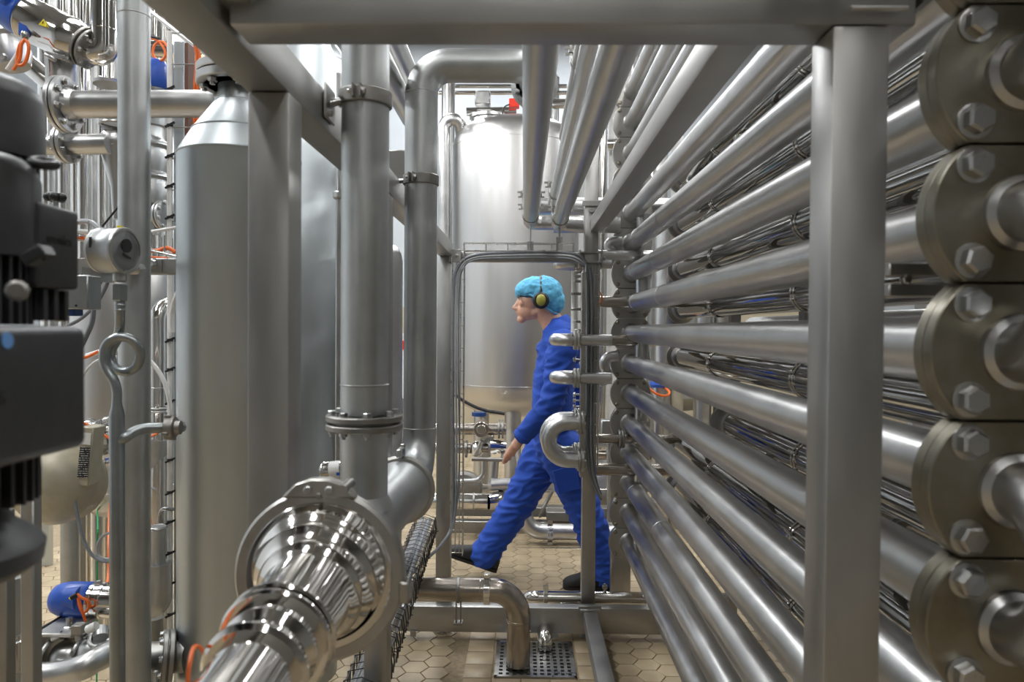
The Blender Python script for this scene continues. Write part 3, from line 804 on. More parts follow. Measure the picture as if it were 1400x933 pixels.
def ubend_up(lab, Y, ox, r, py0=578, py1=629):
    t = thing('large_return_bend', lab, 'pipe')
    a = P(780 + ox, py0, Y); b = P(780 + ox, py1, Y); R_ = (a.z - b.z) / 2; cz_ = (a.z + b.z) / 2; xr_ = P(794 + ox, 600, Y).x; xc = P(776 + ox, 600, Y).x
    pts = [V((xr_, Y, a.z)), V((xc, Y, a.z))] + [V((xc - R_ * math.sin(PI * q / 14), Y, cz_ + R_ * math.cos(PI * q / 14))) for q in range(1, 14)] + [V((xc, Y, b.z)), V((xr_, Y, b.z))]
    obj('bend', MB().sweep(pts, r, 28), M_satin, t)
    for z in (a.z, b.z): flange(t, (xr_, Y, z), (1, 0, 0), .050, .012, 6, .040, .006, M_flange, 2, both=True)
    return t
ubend_up('big C-shaped pipe bend in front of the worker, nearest one', 3.22, 0, .035)
ubend_up('second C-shaped pipe bend hidden just behind the nearest one', 3.32, -5, .033, 573, 620)
# instrument column with small fittings (x 790..800)
t = thing('valve_column', 'slim column of small dark fittings and white tube beside the far right post', 'fitting')
xq = P(787, 400, 3.3).x
obj('tube', MB().cyl((xq, 3.42, P(787, 455, 3.4).z), (xq, 3.42, P(787, 370, 3.4).z), .012, seg=16), M_white, t)
for py in (372, 378, 385, 402, 423, 440, 452):
    c = P(790, py, 3.3)
    w_ = .03 if py in (402, 423) else .016
    obj('fitting', MB().box(c, (w_ * 1.6, .02, .012)).cyl(c - V((w_, 0, 0)), c + V((w_ * .6, 0, 0)), .007, seg=8), M_dark, t, .002)
t = thing('manifold_plate', 'narrow upright manifold plate carrying small bent pipes left of the far right post', 'plate')
xq = P(796, 500, 3.3).x
obj('plate', MB().bb(xq - .008, xq + .012, 3.28, 3.33, P(796, 652, 3.3).z, P(796, 372, 3.3).z), M_flange, t, .002)
for py in (440, 492, 540, 548, 556):
    c = P(787, py, 3.3); bolt(c, (-1, 0, 0), .010, t); 
    obj('stud', MB().cyl(c, (xq, c.y, c.z), .004, seg=8), M_bolt, t)
# tails emerging right of the post
for n_, (py, r, m) in enumerate([(413, .027, M_pipew), (465, .027, M_pipew), (349, .024, M_satin), (600, .022, M_pipew), (642, .03, M_pipew)]):
    a = P(815, py, 3.52); b = P(860, py, 3.52)
    t = thing('branch_pipe', 'short level branch pipe right of the far right post, %s counting down' % ['second', 'third', 'first', 'fourth', 'fifth'][n_], 'pipe')
    obj('tube', MB().cyl((a.x, 3.52, a.z), (b.x + .25, 3.52, a.z), r, seg=24), m, t)
    if n_ == 3: flange(t, (a.x + .12, 3.52, a.z), (1, 0, 0), .045, .012, 6, .036, .006, M_dark, 2)
t = thing('bent_branch_pipe', 'small S-bent bright pipe right of the far right post, below its middle', 'pipe')
obj('tube', MB().sweep(smooth_path([P(812, 520, 3.5), P(826, 520, 3.5), P(830, 510, 3.5), P(826, 498, 3.5), P(832, 489, 3.5), P(845, 487, 3.5)], 6), .026, 20), M_satin, t)
t = thing('bent_branch_pipe', 'small S-bent bright pipe right of the far right post, level with the cross beam', 'pipe')
obj('tube', MB().sweep(smooth_path([P(818, 362, 3.6), P(832, 360, 3.6), P(838, 350, 3.6), P(832, 336, 3.6), P(838, 330, 3.6), P(850, 330, 3.6)], 6), .024, 20), M_satin, t)
cable('orange_loop', 'thin orange cable loop right of the far right post', [P(818, 420, 3.46), P(823, 408, 3.45), P(820, 400, 3.45), P(815, 398, 3.46)], .003, M_orange)
# ================================================================== left: vessels
def vessel(name, lab, c, prof, mat, seams=(), seg=64, cat='vessel'):
    """prof: (z, r) absolute"""
    t = thing(name, lab, cat)
    obj('shell', MB().lathe((c[0], c[1], 0), (0, 0, 1), prof, seg), mat, t)
    for z, r in seams: weld(t, (c[0], c[1], z), (0, 0, 1), r, mat)
    return t
def pz(py, Y, px=300): return P(px, py, Y).z
Y1 = 1.90; cx1 = P(328, 400, Y1).x; r1_ = .152
z217, z183, z142, z128 = pz(217, Y1), pz(183, Y1), pz(142, Y1), pz(128, Y1)
t = vessel('cone_vessel', 'pale upright vessel with a cone top and bolted flange, left of the nearest left post', (cx1, Y1),
           [(.25, .05), (.26, r1_), (z217, r1_), (z217 + .002, r1_ + .001), (z183, .117), (z142, .062), (z142 + .002, .062), (z128, .054), (z128 + .03, .054)], M_clad, [(z217, r1_ + .0005), (z183, .1165), (z142, .062)])
flange(t, (cx1, Y1, pz(107, Y1)), (0, 0, 1), .107, .022, 8, .086, .012, M_satin, 2, .003, both=True)
obj('top_pipe', MB().cyl((cx1, Y1, pz(100, Y1)), (cx1, Y1, 2.9), .054, seg=32), M_satin, t)
for a in (0.6, 2.2, 4.2):
    obj('leg', MB().cyl((cx1 + .11 * math.cos(a), Y1 + .11 * math.sin(a), 0), (cx1 + .11 * math.cos(a), Y1 + .11 * math.sin(a), .27), .018, seg=16), M_satin, t)
Y2 = 2.50; cx2 = P(393, 400, Y2).x
vessel('plain_vessel', 'grey upright vessel just visible between the nearest left post and the tall pipe', (cx2, Y2), [(.2, .05), (.21, .170), (2.32, .170), (2.40, .13), (2.44, .02)], M_clad, [(.9, .170)])
Y3 = 3.35; cx3 = P(398, 90, Y3).x
vessel('domed_vessel', 'large vessel whose domed shoulder shows above the sloping left beam', (cx3, Y3), [(.3, .05), (.31, .285), (pz(133, Y3), .285), (pz(133, Y3) + .002, .287), (pz(90, Y3), .268), (pz(66, Y3), .22), (pz(45, Y3), .14), (pz(35, Y3), .02)], M_clad,
       [(pz(133, Y3), .286), (pz(90, Y3), .268)])
Y4 = 2.7; cx4 = P(520, 400, Y4).x; r4 = .082
vessel('slim_vessel', 'slim round-topped vessel between the two tall left pipes', (cx4, Y4), [(.3, .02), (.31, r4), (pz(356, Y4), r4), (pz(345, Y4), r4 * .93), (pz(336, Y4), r4 * .75), (pz(331, Y4), r4 * .45), (pz(329, Y4), .004)], M_satin, [])
t = thing('thin_riser', 'thin pale pipe with a collar just left of the tall pipe', 'pipe')
x = P(463, 250, 2.2).x
obj('tube', MB().cyl((x, 2.2, pz(700, 2.2)), (x, 2.2, pz(100, 2.2)), .0085, seg=16), M_satin, t)
obj('collar', MB().lathe((x, 2.2, pz(272, 2.2)), (0, 0, 1), [(0, .012), (.005, .017), (.02, .017), (.024, .012)], 20), M_satin, t)

# tall grey pipe P1
t = thing('grey_riser', 'tall bluish grey steel pipe standing behind the round gauge', 'pipe')
YP = 1.72; xP = P(184, 450, YP).x
obj('tube', MB().sweep([V((xP, YP, .05)), V((xP, YP, 1.4)), V((xP, YP, 2.6))], .0350, 40), M_blast, t)
weld(t, (xP, YP, pz(22, YP, 184)), (0, 0, 1), .035)
obj('foot_plate', MB().bb(xP - .06, xP + .06, YP - .06, YP + .06, 0, .05), M_blast, t, .003)

# gauge
t = thing('pressure_gauge', 'round steel pressure gauge on top of the looped pigtail pipe', 'gauge')
YG = 1.50
ga = P(136, 343, YG); gb = P(171, 343, YG - .012); gx = (gb - ga).normalized()
gl = (gb - ga).length
obj('case', MB().lathe(ga, gx, [(0, .040), (.003, .046), (.010, .0475), (.012, .046), (gl - .006, .046), (gl - .004, .0475), (gl, .0475), (gl + .002, .043)], 48), M_box, t)
obj('bezel', MB().ring(ga + gx * (gl + .001), gx, .0405, .0475, .005, 48), M_bolt, t)
obj('dial', MB().lathe(ga + gx * (gl + .0005), gx, [(0, .0405), (.0015, .0405)], 40), M_greyl, t)
dc = ga + gx * (gl + .003)
obj('dial_window', MB().lathe(dc + V((0, 0, .010)), gx, [(0, .014), (.002, .014)], 28), M_black, t)
obj('needle', MB().box(dc + V((.001, 0, -.011)), (.002, .030, .004), Matrix.Rotation(-.25, 3, 'X')), M_black, t)
cG = P(160, 375, YG)
obj('case_slot', MB().box(ga + gx * .010 + V((0, -.0462, .012)), (.006, .003, .022)), M_black, t, .001)
obj('filler_cap', MB().cyl(P(164, 312, YG), P(164, 309, YG), .006, seg=14), M_yel, t)
obj('stem_block', MB().lathe(P(164, 386, YG), (0, 0, 1), [(0, .010), (.003, .0135), (.02, .0135), (.026, .0115), (.034, .0115)], 20), M_blast, t)
t = thing('gauge_pipe', 'grey steel pigtail pipe with one round loop and a side branch below the gauge', 'pipe')
bz = P(164, 412, YG).z; tz = P(164, 389, YG).z
obj('union_nut', MB().lathe((P(164, 400, YG).x, YG, bz), (0, 0, 1), [(0, .0135), (.002, .0155), (tz - bz - .002, .0155), (tz - bz, .013)], 6), M_pig, t)
obj('sleeve', MB().lathe((P(164, 400, YG).x, YG, P(164, 426, YG).z), (0, 0, 1), [(0, .0095), (.003, .011), (.006, .0098), (.011, .0098), (.014, .011), (.017, .0095), (.022, .0095)], 24), M_pig, t)
lp = [(159, 585, 0), (159, 560, 0), (160, 538, 0), (156, 521, 0), (147, 507, 0), (142, 492, 0), (144, 475, 0), (153, 465, 0), (167, 461, .004), (181, 465, .008), (190, 476, .012), (192, 488, .016), (187, 501, .02), (176, 508, .024), (164, 507, .028), (155, 500, .032), (151, 489, .034), (153, 477, .034), (160, 465, .030), (163, 453, .02), (164, 440, .008), (164, 425, 0), (164, 412, 0)]
obj('pigtail', MB().sweep(smooth_path([P(a, b, YG + c) for a, b, c in lp], 4), .0098, 20), M_pig, t)
xg = P(160, 600, YG).x; zg0 = P(160, 568, YG).z
obj('stand_pipe', MB().lathe((xg, YG, .02), (0, 0, 1), [(0, .0150), (.6, .0150), (zg0 - .02, .0150), (zg0 - .02 + .022, .0102), (zg0 - .02 + .028, .0100)], 28), M_pig, t)
obj('branch', MB().sweep(smooth_path([P(160, 604, YG), P(172, 598, YG), P(185, 590, YG + .02), P(200, 586, YG + .04), P(225, 585, YG + .06), P(250, 584, YG + .10)], 6), .0112, 20), M_pig, t)
un = P(236, 585, YG + .07)
obj('union_collar', MB().lathe(un - V((.013, 0, 0)), (1, .1, 0), [(0, .016), (.001, .027), (.014, .027), (.018, .024), (.020, .016), (.03, .015)], 10), M_dark, t)
for a_ in range(4):
    an = a_ * PI / 2 + .4
    obj('spanner_lug', MB().box(un + V((-.005, .027 * math.cos(an), .027 * math.sin(an))), (.013, .008, .008)), M_dark, t, .001)

# level square member behind the gauge
t = thing('level_rail', 'level square-tube rail passing behind the gauge and the bluish grey pipe', 'rail')
YR = 1.98
a = P(40, 352, YR); b = P(250, 375, YR)
obj('tube', MB().bb(a.x - .3, b.x, YR, YR + .045, b.z, a.z), M_framel, t, .003)
bolt(P(211, 361, YR - .002), (0, -1, 0), .012, t)
obj('bolt_plate', MB().bb(P(203, 360, YR).x, P(222, 360, YR).x, YR - .004, YR, b.z + .004, a.z - .004), M_frame, t)
a2 = P(186, 365, YP - .05)
obj('strap', MB().sweep(smooth_path([P(160, 366, 1.62), P(175, 368, YP - .045), P(190, 368, YP - .045), P(204, 362, YR - .01)], 4), .012, 8), M_frame, t)

# square post, conduit and ladder (x 230..257)
t = thing('square_post', 'slim square steel post with a brown primed side, left of the cone-topped vessel', 'post')
YQ = 2.35
xa = P(237, 400, YQ).x; xb = P(252, 400, YQ).x
obj('tube', MB().bb(xa, xb, YQ, YQ + .05, .01, pz(56, YQ, 245)), M_clad, t, .002)
obj('primed_side', MB().bb(xb, P(257, 400, YQ).x, YQ + .002, YQ + .05, pz(420, YQ, 245), pz(58, YQ, 245)), M_brown, t, .001)
t = thing('white_conduit', 'white plastic conduit strapped with black ties to the slim square post', 'conduit')
xc = P(234.5, 500, YQ).x
obj('tube', MB().cyl((xc, YQ - .01, pz(870, YQ, 235)), (xc, YQ - .01, pz(45, YQ, 235)), .0085, seg=16), M_white, t)
for k, py in enumerate((124, 173, 215, 256, 298, 465, 505, 549, 628, 672, 712, 754, 796, 838)):
    z = pz(py, YQ, 235)
    obj('cable_tie', MB().cyl((xc, YQ - .01, z - .004), (xc, YQ - .01, z + .004), .0096, seg=14).box((xc + .006, YQ - .022, z), (.034, .006, .006), Matrix.Rotation(-.45, 3, 'Y')), M_black, t)
t = thing('wire_ladder', 'upright thin wire ladder on the slim square post, carrying orange cable', 'cable tray')
lm = MB()
for px in (231, 269): lm.cyl(P(px, 45, YQ - .01), P(px, 560, YQ - .01), .0022, seg=6)
lm.cyl(P(231, 45, YQ + .04), P(231, 560, YQ + .04), .0022, seg=6)
obj('long_wires', lm, M_gal, t)
for py in (45, 88, 131, 174, 217, 260, 303):
    obj('cross_wire', MB().sweep([P(231, py, YQ + .05), P(231, py, YQ - .012), P(269, py, YQ - .012), P(269, py, YQ + .05)], .0022, 6), M_gal, t)
for n_, ox in enumerate((0, 4)):
    cable('orange_drop', 'orange cable hanging beside the slim square post, %s strand' % ['left', 'right'][n_], [P(266 + ox * .6, 58, YQ - .02), P(269 + ox, 78, YQ - .02), P(268 + ox, 92, YQ - .022), P(266 + ox, 130, YQ - .02), P(266 + ox, 190, YQ - .02), P(265 + ox, 260, YQ - .02)], .0052, M_orange)
cable('white_hose', 'white plastic hose curving off the conduit towards the cone-topped vessel', [P(235, 455, YQ - .04), P(235, 430, YQ - .04), P(240, 408, YQ - .05), P(250, 392, YQ - .06), P(262, 385, YQ - .07)], .0095, M_white)
cable('white_hose', 'white plastic hose sweeping down behind the bluish grey pipe to the conduit', [P(118, 487, 2.3), P(150, 478, 2.3), P(180, 480, 2.3), P(205, 494, 2.3), P(222, 517, 2.3), P(231, 545, 2.3), P(234, 575, 2.3)], .0075, M_white)
cable('thin_white_tube', 'thin white tube curving behind the pigtail loop', [P(112, 516, 2.25), P(122, 502, 2.25), P(136, 492, 2.25), P(160, 488, 2.25)], .004, M_white)
cable('orange_lead', 'short orange lead beside the white hose left of the pigtail loop', [P(108, 491, 2.26), P(120, 488, 2.26), P(134, 481, 2.26)], .0045, M_orange)
cable('white_strap_hose', 'pale thin hose crossing level above the gauge to the post', [P(200, 318, 2.1), P(225, 314, 2.1), P(260, 308, 2.1)], .005, M_white)
# mesh tray with cables left of the gauge
t = thing('cable_mesh', 'wire mesh tray carrying tangled cables behind the gauge', 'cable tray')
mm = MB()
for i in range(6):
    mm.cyl(P(100, 318 + i * 2, 1.95 + i * .05), P(245, 352 - i * 1.0, 1.95 + i * .05), .0024, seg=6)
obj('long_wires', mm, M_gal, t)
for i in range(9):
    f = i / 8; 
    p = P(104 + 138 * f, 322 + 26 * f, 1.97)
    obj('cross_wire', MB().sweep([p + V((0, 0, .045)), p, p + V((0, .26, 0)), p + V((0, .26, .05))], .0022, 6), M_gal, t)
cable('orange_bundle', 'orange cable lying in the mesh tray left of the gauge, upper strand', [P(98, 320, 2.02), P(112, 322, 2.02), P(126, 326, 2.02), P(140, 334, 2.02)], .0055, M_orange)
cable('orange_bundle', 'orange cable lying in the mesh tray left of the gauge, lower strand', [P(98, 326, 2.0), P(112, 325, 2.0), P(128, 331, 2.0), P(142, 337, 2.0)], .0055, M_orange)
cable('orange_bundle', 'orange cable lying in the mesh tray right of the bluish grey pipe, upper strand', [P(198, 343, 2.02), P(215, 343, 2.02), P(228, 339, 2.02), P(240, 345, 2.02)], .0058, M_orange)
cable('orange_bundle', 'orange cable lying in the mesh tray right of the bluish grey pipe, lower strand', [P(198, 352, 2.04), P(212, 353, 2.04), P(230, 354, 2.04)], .005, M_orange)
cable('grey_hose', 'blue-grey hose lying on top of the mesh tray left of the gauge', [P(100, 305, 2.0), P(112, 303, 2.0), P(125, 305, 2.0), P(136, 314, 2.0)], .008, M_greyl)
cable('white_hose', 'white hose lying in the mesh tray left of the gauge', [P(100, 316, 1.98), P(118, 317, 1.98), P(138, 320, 1.98)], .006, M_white)
cable('thin_black_cable', 'thin black cable rising steeply behind the gauge top', [P(138, 312, 2.0), P(148, 300, 2.0), P(156, 290, 2.0), P(166, 278, 2.0)], .0028, M_black)
cable('dark_cable', 'thick dark cable hanging from the level rail left of the pigtail', [P(124, 376, 1.95), P(125, 392, 1.95), P(128, 415, 1.95), P(126, 440, 1.95), P(117, 462, 1.95), P(108, 480, 1.95)], .0068, M_grey)
cable('dark_cable', 'thinner grey cable sweeping left under the level rail', [P(150, 376, 2.0), P(145, 392, 2.0), P(132, 415, 2.0), P(112, 435, 2.0), P(90, 447, 2.0)], .005, M_grey)
cable('dark_cable', 'short dark cable arching just under the level rail behind the others', [P(143, 376, 2.05), P(137, 388, 2.05), P(122, 407, 2.05), P(100, 424, 2.05)], .004, M_grey)

# ================================================================== pipes behind P1
t = thing('flanged_pipe', 'level satin pipe with a big bolted flange, joining the cone-topped vessel', 'pipe')
YF = 1.98
a = P(86, 143, YF); b = P(300, 142, YF)
obj('tube', MB().sweep([a, a.lerp(b, .5), b], .0365, 36), M_satin, t)
ax = (b - a).normalized(); af = ax
flange(t, P(88, 143, YF), af, .075, .012, 8, .058, .0085, M_satin, 2, .003, both=True)
obj('weld_collar', MB().lathe(P(91, 143, YF), af, [(0, .046), (.015, .042), (.03, .037)], 32), M_satin, t)
t = thing('flanged_pipe', 'shorter level pipe with a many-bolted flange, below the larger flanged pipe', 'pipe')
YF2 = 2.2
a = P(96, 198, YF2); b = P(150, 197, YF2)
obj('tube', MB().sweep([P(20, 198, YF2), a, b], .0305, 32), M_satin, t)
flange(t, P(92, 197, YF2), (1, -.1, 0), .058, .012, 10, .047, .0065, M_satin, 2, .003, both=True)
t = thing('ball_valve', 'round valve body with a clamp on top, behind the bluish grey pipe', 'valve')
obj('body', MB().sphere(P(160, 195, 2.25), .052, 28, 16, (1, 1, .85)), M_satin, t)
obj('neck', MB().cyl(P(160, 170, 2.25), P(160, 150, 2.25), .047, seg=28), M_satin, t)
obj('clamp_ring', MB().torus(P(160, 171, 2.25), (0, 0, 1), .047, .005, 28, 8), M_bolt, t)
obj('spindle', MB().lathe(P(160, 300, 2.25), (0, 0, 1), [(0, .012), (.10, .018), (.22, .05)], 24), M_satin, t)
t = thing('stacked_valve', 'stack of round valve bodies with clamps, right of the bluish grey pipe', 'valve')
xs = P(207, 220, 2.5)
prv = [(320, .030), (283, .032), (280, .052), (276, .056), (262, .057), (250, .052), (247, .050), (244, .058), (240, .058), (236, .05), (225, .056), (212, .057), (204, .050), (201, .060), (196, .060), (192, .045), (188, .040), (175, .040), (173, .048), (155, .052), (150, .05)]
zb = pz(320, 2.5, 207)
obj('body', MB().lathe((xs.x, 2.5, zb), (0, 0, 1), [(pz(p_, 2.5, 207) - zb, r_) for p_, r_ in prv], 40), M_satin, t)
for py in (243, 200): obj('clamp_ring', MB().torus((xs.x, 2.5, pz(py, 2.5, 207)), (0, 0, 1), .056, .0055, 36, 8), M_bolt, t)
obj('outlet', MB().cyl((xs.x, 2.5, pz(296, 2.5, 207)), (P(226, 296, 2.5).x, 2.48, pz(296, 2.5, 207)), .034, seg=28), M_satin, t)
flange(t, (P(229, 296, 2.5).x, 2.48, pz(296, 2.5, 207)), (1, -.3, 0), .052, .010, 8, .043, .006, M_satin, 2, .003)
for n_, (px, py, r) in enumerate([(208, 104, .052)]):
    t = thing('blue_actuator', 'blue domed valve actuator just right of the bluish grey pipe near the top', 'actuator')
    c = P(px, 123, 2.4)
    obj('cap', MB().lathe(c, (0, 0, 1), [(0, .050), (.004, .053), (.030, .054), (.075, .051), (.092, .042), (.097, .02), (.098, .001)], 36), M_blue, t)
    obj('collar', MB().lathe(c - V((0, 0, .03)), (0, 0, 1), [(0, .04), (.03, .045)], 30), M_bolt, t)
cable('orange_lead', 'small orange cable loop above the blue actuator right of the bluish grey pipe', [P(206, 52, 2.38), P(216, 56, 2.38), P(224, 66, 2.38), P(226, 76, 2.38), P(220, 83, 2.38), P(212, 80, 2.38), P(209, 70, 2.38), P(213, 60, 2.38), P(222, 57, 2.38), P(229, 64, 2.38), P(233, 74, 2.38), P(234, 86, 2.38)], .0042, M_orange)
tag(obj('cable_plug', MB().cyl(P(204, 50, 2.38), P(217, 53, 2.38), .006, seg=12), M_black), 'black cable plug above the blue actuator right of the bluish grey pipe', 'plug')
t = thing('blue_panel_actuator', 'tall blue actuator cover peeping out left of the bluish grey pipe at the top', 'actuator')
c = P(168, 60, 2.6)
obj('cap', MB().lathe(c, (0, 0, 1), [(0, .038), (.03, .041), (.25, .041), (.29, .03), (.30, .002)], 32), M_blue, t)
obj('neck', MB().cyl(c, P(168, 118, 2.6), .028, seg=24), M_satin, t)
obj('lower_flange', MB().lathe(P(152, 118, 2.6), (0, 0, 1), [(0, .03), (.002, .058), (.012, .060), (.014, .03)], 32), M_satin, t)
bolt(P(138, 108, 2.58), (0, 0, 1), .008, t)

# ================================================================== top-left actuator valve
t = thing('actuator_valve', 'polished cylinder valve with a blue cap and yellow warning sticker, top left corner', 'valve')
YA = 2.2
a0 = P(18, 12, YA); a1 = P(38, 25, YA); a2_ = P(98, 55, YA); ax = (a2_ - a1).normalized()
L_ = (a2_ - a1).length
obj('blue_cap', MB().lathe(a0 - ax * .05, ax, [(0, .01), (.004, .04), (.02, .056), (.06, .066), (.10, .068), (.105, .062)], 40), M_blue, t)
obj('cap_ridge', MB().lathe(a0 - ax * .052 + V((0, -.035, .02)), ax, [(0, .012), (.01, .03), (.09, .042), (.1, .03)], 20).box(P(34, 38, YA - .05), (.03, .02, .05)), M_blue, t, .003)
obj('cylinder', MB().lathe(a1, ax, [(0, .060), (.003, .0665), (.008, .0665), (.010, .0655), (L_ - .02, .0655), (L_ - .014, .068), (L_, .067), (L_ + .03, .062), (L_ + .045, .056)], 48), M_pol, t)
e = a1 + ax * (L_ + .05)
flange(t, e + ax * .002, ax, .060, .010, 8, .052, .0068, M_dark, 2, .008)
stc = P(59, 31, YA - .069)
tri = obj('warning_sticker', MB().prism([(-.011, -.009), (.011, -.009), (0, .011)], stc, (1, .1, -.25), (.2, 0, 1), (0, -1, 0), .0012), M_yel, t)
obj('sticker_mark', MB().prism([(-.0015, -.004), (.003, -.001), (.0005, 0), (.002, .005), (-.003, 0), (-.0002, 0)], stc + V((0, -.0015, 0)), (1, .1, -.25), (.2, 0, 1), (0, -1, 0), .0006), M_black, tri)
obj('lower_clamp', MB().box(P(80, 78, YA - .04), (.07, .02, .014), Matrix.Rotation(.25, 3, 'Y')).cyl(P(62, 74, YA - .05), P(76, 82, YA - .05), .008, seg=10), M_bolt, t, .002)
el = thing('polished_elbow', 'polished pipe rising at the top left and bending into the valve flange', 'pipe')
obj('tube', MB().sweep(route([e + ax * .0, e + ax * .062, V(((e + ax * .062).x, YA, 2.9))], .040, 10), .038, 36), M_pol, el)
weld(el, V(((e + ax * .062).x, YA, P(137, 42, YA).z)), (0, 0, 1), .038, M_pol)
t = thing('valve_neck', 'short upright satin pipe stub under the polished cylinder valve', 'pipe')
obj('tube', MB().cyl(P(84, 82, YA + .02), P(84, 128, YA + .02), .042, seg=32), M_satin, t)
obj('rod', MB().cyl(P(67, 80, YA - .03), P(67, 112, YA - .03), .003, seg=8), M_bolt, t)
t = thing('actuator_plug', 'grey cable plug with orange cable coil hanging from the top left blue cap', 'plug')
obj('plug', MB().lathe(P(34, 55, YA - .06), (0, 0, 1), [(0, .005), (.006, .010), (.018, .012), (.024, .009)], 16), M_bolt, t)
obj('orange_coil', MB().sweep(smooth_path([P(34, 54, YA - .07), P(27, 62, YA - .07), P(24, 76, YA - .07), P(24, 88, YA - .07), P(32, 88, YA - .07), P(38, 76, YA - .07), P(39, 62, YA - .07), P(34, 55, YA - .07), P(29, 62, YA - .072), P(27, 80, YA - .07), P(18, 96, YA - .07)], 6), .0048, 8), M_orange, t)
tag(obj('white_tube', MB().cyl(P(26, 72, YA - .03), P(10, 96, YA - .03), .007, seg=12), M_white), 'short white tube slanting down beside the orange cable coil at the top left', 'hose')
t = thing('rear_flange_valve', 'dull steel flange valve half hidden behind the top left blue cap', 'valve')
obj('body', MB().lathe(P(20, 92, 2.5), (-.3, 0, 1), [(0, .05), (.04, .065), (.09, .06), (.10, .075), (.12, .075)], 32), M_satin, t)
bolt(P(6, 78, 2.42), (0, -1, 0), .009, t)
tag(obj('slanted_pipe', MB().cyl(P(-60, 0, 2.7), P(110, 150, 2.7), .035, seg=28), M_pol), 'polished pipe slanting down behind the stub under the top left valve', 'pipe')

# ================================================================== row of polished vertical pipes
random.seed(3)
ORDN = ['first', 'second', 'third', 'fourth', 'fifth', 'sixth', 'seventh', 'eighth', 'ninth', 'tenth', 'eleventh', 'twelfth', 'thirteenth', 'fourteenth', 'fifteenth', 'sixteenth']
vp = [(72, 6, 3.0), (88, 8, 3.2), (104, 6, 3.4), (116, 9, 3.1), (129, 5, 3.5), (141, 7, 3.0), (153, 5, 3.3), (125, 11, 3.8), (96, 10, 3.9), (66, 10, 3.9), (147, 10, 4.0), (213, 8, 3.2), (222, 6, 3.5), (229, 5, 3.3), (262, 7, 3.4), (275, 8, 3.7)]
for n_, (px, hw, Y) in enumerate(vp):
    t = thing('polished_riser', 'tall upright pipe, %s counting rightward from the motor in the bright upper left row' % ORDN[sorted(q[0] for q in vp).index(px)], 'pipe', 'row of tall polished upright pipes at the upper left')
    x = P(px, 200, Y).x; r = hw * Y / 1000
    obj('tube', MB().sweep([V((x, Y, .9 if px < 160 else 1.2)), V((x, Y, 1.9)), V((x, Y, 3.6))], r, 24), M_pol if n_ % 4 else M_satin, t)
    if n_ in (0, 3, 5, 8, 13):
        z = pz([196, 268, 268, 210, 260, 120][n_ % 6], Y, px)
        band(t, (x, Y, z), (0, 0, 1), r, .02, (.2, -1, 0), M_bolt)
t = thing('rear_rack', 'upright galvanised channel bar among the polished pipes at the upper left', 'post')
for px in (58, 110): obj('bar', MB().bb(P(px, 200, 4.2).x - .03, P(px, 200, 4.2).x + .03, 4.2, 4.24, 0, 3.8), M_clad, t, .002)
for py in (40, 290): obj('rail', MB().bb(P(20, py, 4.2).x, P(240, py, 4.2).x, 4.24, 4.28, pz(py, 4.2), pz(py, 4.2) + .05), M_clad, t, .002)
t = thing('slanted_strip', 'long pale metal strip sloping down just above the left beam', 'trim')
for px_, py_ in ((205, 16), (290, 80)):
    a_ = P(px_, py_, 2.9); obj('hanger', MB().cyl(a_, V((a_.x, a_.y, CEIL + .1)), .003, seg=6), M_gal, t)
obj('strip', MB().sweep([P(200, 12, 2.9), P(300, 88, 2.9)], .008, 4), M_white, t)
tag(obj('tan_pipe', MB().cyl(P(198, 82, 3.3), P(320, 83, 3.3), .024, seg=20), plain('tan_lagging', (.55, .42, .27), .6)), 'level tan lagged pipe just above the blue actuator by the square post', 'pipe')
tag(obj('rear_level_pipe', MB().cyl(P(198, 92, 3.1), P(320, 92, 3.1), .010, seg=16), M_pol), 'thin level polished pipe under the tan lagged pipe', 'pipe')
for n_, (px0, px1, py, r) in enumerate([(200, 232, 70, .022), (200, 232, 60, .016)]):
    tag(obj('rear_stub_pipe', MB().cyl(P(px0, py, 2.9), P(px1, py + 2, 2.9), r, seg=20), M_pol), 'short polished level pipe inside the orange cable loop, %s one' % ['lower', 'upper'][n_], 'pipe')

# ================================================================== beige vessel, motor, lower left
YV = 3.0; cv = P(172, 560, YV)
t = vessel('beige_vessel', 'round-bottomed steel vessel behind the gauge pipe, mid left', (cv.x, YV),
       [(pz(708, YV, 172), .01), (pz(705, YV, 172), .06), (pz(697, YV, 172), .12), (pz(684, YV, 172), .17), (pz(668, YV, 172), .197), (pz(662, YV, 172), .20), (pz(440, YV, 172), .20), (pz(380, YV, 172), .20), (pz(360, YV, 172), .17), (pz(350, YV, 172), .08), (pz(347, YV, 172), .01)], M_tank, [(pz(662, YV, 172), .2005)])
for px in (108, 216):
    x = P(px, 700, YV).x
    obj('leg', MB().cyl((x, YV, 0), (x, YV, pz(675, YV, px)), .034, seg=24), M_satin, t)
t = thing('curved_riser', 'satin pipe curving up beside the beige vessel, right of the bluish grey pipe', 'pipe')
YC = 2.6
obj('tube', MB().sweep(route([V((P(218, 640, YC).x, YC, 0.01)), P(218, 420, YC), P(260, 420, YC + .1)], .05, 8), .036, 28), M_pol, t)
flange(t, P(218, 560, YC), (0, 0, 1), .046, .008, 8, .040, .005, M_satin, 2, .003)
flange(t, P(218, 530, YC), (0, 0, 1), .0385, .003, 6, .034, .001, M_satin, 1)
obj('elbow', MB().sweep(route([P(218, 600, YC), P(214, 628, YC), P(190, 640, YC)], .05, 6), .044, 24), M_satin, t)
